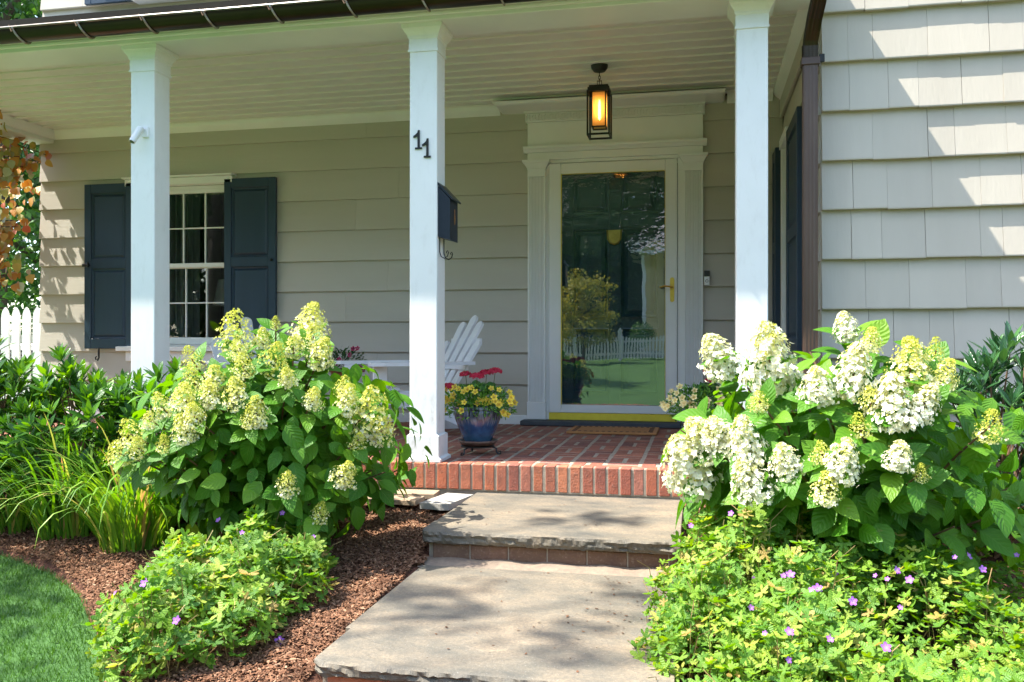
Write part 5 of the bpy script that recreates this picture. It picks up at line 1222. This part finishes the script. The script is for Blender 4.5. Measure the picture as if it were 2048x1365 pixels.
part('foliage', leaves_mesh('foliage', ST_, P, frames(d + rg.normal(0, .5, (n, 3)), rg.normal(0, .5, (n, 3)) + np.array([0, 0, 1.])), rg.uniform(.02, .04, n), M['darkleaf']), tp, kind='stuff')
MAG = five_petal(M['magenta'], 'flower', .4)
for i in range(16):
    a = rg.uniform(0, 6.28); p = Vector((-2.48 + .16 * math.cos(a), 5.91 - abs(.12 * math.sin(a)), -.14 + rg.uniform(-.07, .09))); s = .019
    part('flower', MAG, tp, mat4=Matrix.Translation(p) @ Vector((rg.normal(0, .3), -1, .3)).normalized().to_track_quat('Z', 'Y').to_matrix().to_4x4() @ Matrix.Diagonal((s, s, s, 1)))

# ------------------------------------------------------------------ trees
def crown_pts(rg, c, r, nclump, per, csize):
    P = []; Nn = []
    for i in range(nclump):
        d = rg.normal(0, 1, 3); d /= np.linalg.norm(d); cc = np.array(c) + np.array(r) * d * (rg.random() ** .45)
        m = int(per * rg.uniform(.6, 1.4)); e = rg.normal(0, 1, (m, 3)); e /= np.linalg.norm(e, axis=1, keepdims=True); q = rg.random(m) ** .5
        P.append(cc + e * q[:, None] * csize * rg.uniform(.6, 1.3) * np.array([1, 1, .7])); Nn.append(e + np.array([0, 0, .5]))
    return np.concatenate(P), np.concatenate(Nn)
QT = (np.array([[0, 0, 0], [.28, .45, .05], [0, 1, -.1], [-.28, .45, .05]]), np.array([[0, 1, 2, 3]]), np.array([[0, 0], [.5, 1], [1, 0], [.5, -1.]]))
def tree(name, label, x, y, h, r, mat, seed, nclump=60, per=90, csize=.6, lsize=.14, group=None, trunk=.16, low=.35, gzz=None):
    rg = np.random.default_rng(seed); g = float(gz(x, y)) if gzz is None else gzz; root = thing(name, label, 'tree', (x, y, g), group)
    cz = g + h * (1 + low) / 2; rz = h * (1 - low) / 2
    tr = MB().tube([(x, y, g - .1), (x + .03, y, g + h * .25), (x - .04, y + .03, g + h * .5), (x, y, g + h * .8)], [trunk, trunk * .8, trunk * .6, trunk * .25], 10)
    for i in range(9):
        a = rg.uniform(0, 6.28); t = rg.uniform(.3, .7); e = (x + r * .75 * math.cos(a), y + r * .75 * math.sin(a), g + h * min(.95, t + .22)); tr.tube([(x, y, g + h * t), ((x + e[0]) / 2, (y + e[1]) / 2, g + h * (t + .08)), e], [trunk * .4, trunk * .25, trunk * .08], 6)
    mp('trunk', tr, 'bark', root, True)
    P, Nn = crown_pts(rg, (x, y, cz), (r, r, rz), nclump, per, csize); n = len(P)
    D = rg.normal(0, 1, (n, 3)); D[:, 2] -= .3
    part('crown', leaves_mesh('crown', QT, P, frames(D, Nn + rg.normal(0, .5, (n, 3))), lsize * rg.uniform(.6, 1.2, n), M[mat]), root, kind='stuff')
    return root
# orange-leaved tree by the house corner
ot = thing('redbud_tree', 'small tree with orange and yellow leaves at the house corner', 'tree', (-6.35, 6.15, -1.1))
tk = MB().tube([(-6.35, 6.15, -1.15), (-6.3, 6.12, -.3), (-6.15, 6.1, .5), (-6.05, 6.05, 1.3), (-5.9, 6.0, 2.1)], [.06, .05, .042, .03, .012], 8)
rg = np.random.default_rng(21); OP = []; OD = []; ON = []
for i in range(46):
    z0 = rg.uniform(.1, 2.0); st = np.array([-6.2 + .1 * z0, 6.1, z0]); a = rg.uniform(-2.0, 1.2); L = rg.uniform(.5, 1.05); e = st + np.array([math.cos(a) * L * .8 + .08, math.sin(a) * L * .7, rg.uniform(-.25, .3)])
    if e[0] > -5.28: e[0] = -5.28 - rg.random() * .2
    m = (st + e) / 2 + np.array([0, 0, .10]); tk.tube([st, m, e], [.012, .008, .003], 5)
    for k in range(58):
        t = rg.uniform(.2, 1.0); p = st * (1 - t) ** 2 + m * 2 * t * (1 - t) + e * t * t + rg.normal(0, .055, 3); p[0] = min(p[0], -5.18); OP.append(p); OD.append(np.array([rg.normal(0, .5), -.2 + rg.normal(0, .4), -.9])); ON.append(np.array([rg.normal(0, .45), -1, .4 + rg.normal(0, .4)]))
mp('trunk', tk, 'bark', ot, True)
OP, OD, ON = map(np.array, (OP, OD, ON)); FR = frames(OD, ON); Sc = rg.uniform(.05, .09, len(OP))
OT = leaf_t(1, .86, .15, .15, 6, .62, .75); OL = [leaf_mesh('leaf', OT, M['orange']), leaf_mesh('leaf', leaf_t(1, .8, .3, .35, 6, .62, .75), M['orange'])]
ordr = np.argsort(OP[:, 1] - OP[:, 0] * .5)
for i in ordr[:300]: part('leaf', OL[int(rg.integers(2))], ot, mat4=m4(FR[i], OP[i], Sc[i]))
rs = ordr[300:]; part('foliage', leaves_mesh('foliage', OT, OP[rs], FR[rs], Sc[rs], M['orange']), ot, kind='stuff')
# green trees behind the house corner
tree('tree', 'tall dark green tree behind the picket fence', -8.6, 10.5, 6.4, 1.9, 'treeleaf', 31, 95, 150, .5, .12, 'green trees behind the picket fence', low=.02)
tree('tree', 'leafy green tree rising above the porch gutter', -8.6, 9.4, 8.6, 1.7, 'treeleaf', 32, 80, 150, .5, .11, 'green trees behind the picket fence', low=.45)
tree('tree', 'dark green tree further back beyond the fence', -12.5, 13.0, 9.0, 3.2, 'darkleaf', 33, 90, 140, .9, .2, 'green trees behind the picket fence', low=.05)
# dark branch with big leaves in front of the fence
vb = thing('young_shrub', 'young shrub with dark arching stems before the picket fence', 'shrub', (-4.75, 5.0, -1.05))
mp('stem', MB().tube([(-4.72, 4.85, -1.05), (-4.75, 4.83, -.5), (-4.85, 4.8, -.12), (-5.0, 4.8, .06), (-5.2, 4.8, .12)], [.012, .011, .010, .008, .004], 6), 'bark', vb, True); mp('stem', MB().tube([(-4.74, 4.87, -.75), (-4.86, 4.83, -.35), (-5.02, 4.8, -.10), (-5.2, 4.8, -.02)], [.010, .009, .007, .004], 6), 'bark', vb, True)
for (lx, ly, lz, s, a) in ((-4.93, 4.78, .02, .13, -.6), (-5.05, 4.78, .10, .14, .3), (-4.98, 4.78, -.16, .13, -.9), (-5.12, 4.8, -.05, .12, .6)):
    part('leaf', HYL[0], vb, mat4=Matrix.Translation((lx, ly, lz)) @ Matrix.Rotation(R(75), 4, 'X') @ Matrix.Rotation(a, 4, 'Z') @ Matrix.Diagonal((s, s, s, 1)))

# ------------------------------------------------------------------ picket fence beside the house
pk = thing('picket_fence', 'white picket fence running off from the house corner', 'fence', (-6.6, 7.3, -1.1))
pme = MB().prism([(-.042, 0), (.042, 0), (.042, 1.32), (.036, 1.365), (.024, 1.395), (0, 1.425), (-.024, 1.395), (-.036, 1.365), (-.042, 1.32)], 'y', -.01, .01).mesh('picket', M['slat'])
for i in range(22):
    x = -5.72 - i * .118; part('picket', pme, pk, (x, 7.30, -1.1))
for z in (-.75, -.02): mp('rail', MB().box(-8.4, -5.62, 7.311, 7.35, z, z + .08), 'slat', pk)
mp('post', MB().box(-8.45, -8.33, 7.29, 7.41, -1.15, .38), 'slat', pk)
ac = thing('air_conditioner', 'white air conditioning unit with dark grilles behind the picket fence', 'air conditioner', (-6.35, 7.9, -1.1))
mp('cabinet', MB().box(-7.3, -5.95, 7.6, 8.3, -1.1, -.03, .01), 'plastic', ac)
gr_ = MB()
for i in range(22): gr_.box(-7.22, -6.02, 7.585, 7.598, -.95 + i * .04, -.932 + i * .04)
mp('grille', gr_, 'blackplastic', ac)

# ------------------------------------------------------------------ across the lawn (seen in the door glass)
GF = -20.0; zf = float(gz(0, GF))
wf = thing('picket_fence', 'white picket fence with a gate across the front lawn, mirrored in the door glass', 'fence', (-3.2, GF, zf))
pf2 = MB().prism([(-.035, 0), (.035, 0), (.035, .90), (0, .97), (-.035, .90)], 'y', -.012, .012).mesh('picket', M['slat'])
for i in range(46):
    x = -6.2 + i * .115; part('picket', pf2, wf, (x, GF, zf + .03), scale=(1, 1, 1 - .12 * math.sin(math.pi * ((i % 15) / 15))))
for x in (-6.3, -4.55, -2.85, -1.0): mp('post', MB().box(x - .07, x + .07, GF - .1, GF + .04, zf - .1, zf + 1.15).prism([(x - .09, zf + 1.15), (x + .09, zf + 1.15), (x, zf + 1.24)], 'y', GF - .12, GF + .06), 'slat', wf)
for z in (.2, .72): mp('rail', MB().box(-6.3, -1.0, GF - .06, GF - .015, zf + z, zf + z + .07), 'slat', wf)
nh = thing('neighbour_house', 'yellow clapboard house with white trim beyond the lawn, mirrored in the door glass', 'house', (1.5, -25, zf))
hx0, hx1, hy0, hy1 = -2.2, 8.0, -30, -23; ht = 3.65
mp('wall', MB().box(hx0, hx1, hy0, hy1, zf - .3, ht - .2), 'yellowwall', nh)
for i in range(26): mp('clapboard', MB().prism([(hy1 + .001, zf + .35 + i * .15), (hy1 + .028, zf + .35 + i * .15), (hy1 + .004, zf + .498 + i * .15), (hy1 + .001, zf + .498 + i * .15)], 'x', hx0 + .14, hx1 - .14), 'yellowwall', nh)
mp('corner_board', MB().box(hx0 - .02, hx0 + .13, hy1 - .1, hy1 + .035, zf, ht - .2), 'slat', nh); mp('foundation', MB().box(hx0 - .02, hx1, hy1, hy1 + .05, zf - .3, zf + .33), 'greystone', nh)
rv = [(hx0 - .5, hy1 + .5, ht - .12), (hx1 + .5, hy1 + .5, ht - .12), (hx1 + .5, hy0 - .5, ht - .12), (hx0 - .5, hy0 - .5, ht - .12), (hx0 + 2.8, -26.5, ht + 1.2), (hx1 - 2.8, -26.5, ht + 1.2)]
mp('roof', MB().add(rv, [(0, 1, 5, 4), (1, 2, 5), (2, 3, 4, 5), (3, 0, 4), (3, 2, 1, 0)]), simple('grey_roof', (.22, .20, .21), (.28, .26, .26), 10, .9), nh)
mp('eave', MB().box(hx0 - .52, hx1 + .52, hy0 - .52, hy1 + .52, ht - .26, ht - .125), 'slat', nh)
for wx in (-.9, 2.2, 5.0):
    for wz in (zf + 1.0, 2.0):
        wn = mp('window', MB().box(wx - .08, wx + 1.0, hy1 + .03, hy1 + .07, wz - .08, wz + 1.25), 'slat', nh); mp('pane', MB().box(wx, wx + .92, hy1 + .071, hy1 + .08, wz, wz + 1.17), 'lens', wn)
        for sx in (-.42, 1.02): mp('shutter', MB().box(wx + sx, wx + sx + .32, hy1 + .03, hy1 + .08, wz - .05, wz + 1.22), 'shutter', nh)
GT = 'trees across the front lawn'
tree('tree', 'high crowned unseen tree added to shade the mirrored front lawn', -8.0, -9.0, 8.5, 2.6, 'treeleaf', 88, 70, 90, .8, .25, None, .2, .42)  # out of view; added so its shadow breaks up the mirrored lawn
tree('golden_tree', 'golden yellow leaved tree before the far picket fence', -4.0, -18.2, 3.3, 1.2, 'goldleaf', 80, 80, 80, .38, .12, None, .07, .12)
for i, (x, y, h, r, lab) in enumerate([(-13, -34, 13, 4.5, 'tall dark tree farthest out across the lawn'), (-7.5, -31, 15, 4.2, 'tall dark tree behind the golden tree'), (-3, -36, 14, 4.2, 'tall dark tree directly behind the far fence'), (2, -38, 16, 4.5, 'tall dark tree behind the yellow house'), (8, -36, 13, 4.5, 'tall dark tree past the yellow house end'), (-18, -26, 11, 4, 'broad dark tree at the lawn side'), (15, -30, 12, 4.5, 'broad dark tree beyond the yellow house'), (-25, -19, 12, 4.5, 'broad dark tree at the far side of the lawn'), (-31, -12, 12, 4.5, 'dark tree standing alone past the maple'), (-5, -27, 8, 3.2, 'lower dark tree closing the gap behind the fence gate'), (-10, -26, 8, 3.2, 'lower dark tree beside the fence end'), (-1, -31.5, 10, 3.5, 'dark tree peeking over the yellow house corner'), (-36, -3, 12, 5, 'dark tree furthest along the street side')]):
    tree('tree', lab, x, y, h, r, 'darkleaf', 90 + i, 110, 120, 1.3, .45, GT, .3, -.02)
def hedge(x0, x1, y, h, label):
    rg = np.random.default_rng(41); g = float(gz(0, y)); root = thing('hedge', label, 'hedge', ((x0 + x1) / 2, y, g)); n = 9000
    P = np.stack([rg.uniform(x0, x1, n), y + rg.normal(0, .35, n), g + h * rg.random(n) ** .8 + .2 * np.sin(rg.uniform(x0, x1, n))], 1); D = rg.normal(0, 1, (n, 3)); Nn = rg.normal(0, .6, (n, 3)) + np.array([0, 1, .5])
    part('foliage', leaves_mesh('foliage', QT, P, frames(D, Nn), rg.uniform(.3, .5, n), M['darkleaf']), root, kind='stuff')
    st = MB()
    for i in range(12): st.tube([(x0 + (i + .5) * (x1 - x0) / 12, y, g - .1), (x0 + (i + .5) * (x1 - x0) / 12, y + .1, g + h * .8)], .06, 5)
    mp('stems', st, 'bark', root)
hedge(-44, -7, -27.5, 4.2, 'tall dark hedge added across the far lawn to darken the window reflection')  # unseen hedge, added to hide bright horizon sky mirrored in the window panes
tree('tree', 'dark tree added at the tall hedge to darken the window reflection', -22.5, -25, 11, 4.5, 'darkleaf', 99, 110, 120, 1.3, .45, GT, .3, -.02)  # added with the hedge to fill a bright gap in the window reflection
def ball(x, y, r, label, mat='treeleaf', seed=1, lift=0):
    rg = np.random.default_rng(seed); g = float(gz(x, y)); root = thing('round_shrub', label, 'shrub', (x, y, g), 'clipped shrubs by the far fence'); n = 1500
    d = rg.normal(0, 1, (n, 3)); d /= np.linalg.norm(d, axis=1, keepdims=True); P = np.array([x, y, g + r + lift]) + d * r * (rg.random(n) ** .2)[:, None]
    part('crown', leaves_mesh('crown', QT, P, frames(rg.normal(0, 1, (n, 3)), d), rg.uniform(.06, .1, n), M[mat]), root, kind='stuff'); mp('trunk', MB().tube([(x, y, g - .05), (x, y, g + r + lift)], .04, 6), 'bark', root)
ball(-2.1, -20.8, .5, 'clipped round shrub right behind the far fence posts', seed=2, lift=.45); ball(-.4, -20.5, .45, 'round shrub on a stem near the yellow house corner', seed=3, lift=.5); ball(.4, -20.2, .35, 'small yellowish shrub before the yellow house', 'goldleaf', 4)
ball(-5.6, -17.5, .6, 'loose green shrub below the golden tree', seed=5); ball(-4.6, -12.5, .35, 'pale low shrub out on the lawn', 'goldleaf', 6)
# big shade tree beside the front path (its shade falls over lawn and steps)
sh = thing('shade_tree', 'tall maple beside the front lawn that dapples lawn and steps', 'tree', (-8.3, -.8, -1.1))
tr = MB().tube([(-8.3, -.8, -1.2), (-8.2, -.7, 1), (-8.0, -.5, 3), (-7.8, -.2, 5.5)], [.28, .22, .18, .10], 12)
clumps = []
rg = np.random.default_rng(77)
def limb(e, thin): tr.tube([(-8.0, -.45, 3.2), ((-8.05 + e[0]) / 2, (-.5 + e[1]) / 2 - .2, e[2] - .7), ((-8.05 + e[0] * 3) / 4, (-.5 + e[1] * 3) / 4, e[2] - .1), e], [.07, .03, .012, .005] if thin else [.09, .06, .03, .015], 7)
SPOTS = [(-6.95, 1.9, 5.6, .7, 190), (-6.3, 1.0, 5.4, .55, 150), (-7.2, 2.7, 5.6, .5, 90), (-5.80, 1.50, 7.4, .34, 44), (-5.35, 2.40, 7.4, .26, 26), (-5.3, 1.15, 7.6, .28, 26), (-5.1, 1.75, 7.5, .2, 14)]
PP = []; 
for (a, b, c_, r_, m) in SPOTS:
    limb((a, b, c_), m < 100); d = rg.normal(0, 1, (m, 3)); d /= np.linalg.norm(d, axis=1, keepdims=True); PP.append(np.array([a, b, c_]) + d * (rg.random(m) ** .5)[:, None] * np.array([1, 1, .45]) * r_)
Pm, Nm = crown_pts(rg, (-8.6, -1.2, 6.0), (2.6, 2.6, 1.6), 55, 60, .7); PP.append(Pm)
PP = np.concatenate(PP); n = len(PP); Nn = rg.normal(0, .4, (n, 3)) + np.array([0, 0, 1.])
mp('trunk', tr, 'bark', sh, True); part('crown', leaves_mesh('crown', QT, PP, frames(rg.normal(0, 1, (n, 3)) * np.array([1, 1, .3]), Nn), rg.uniform(.10, .17, n), M['treeleaf']), sh, kind='stuff')

# ------------------------------------------------------------------ raise everything so the ground is near zero
for o in list(S.objects):
    if o.parent is None and o.type in ('MESH', 'EMPTY', 'CAMERA'): o.location.z += UP
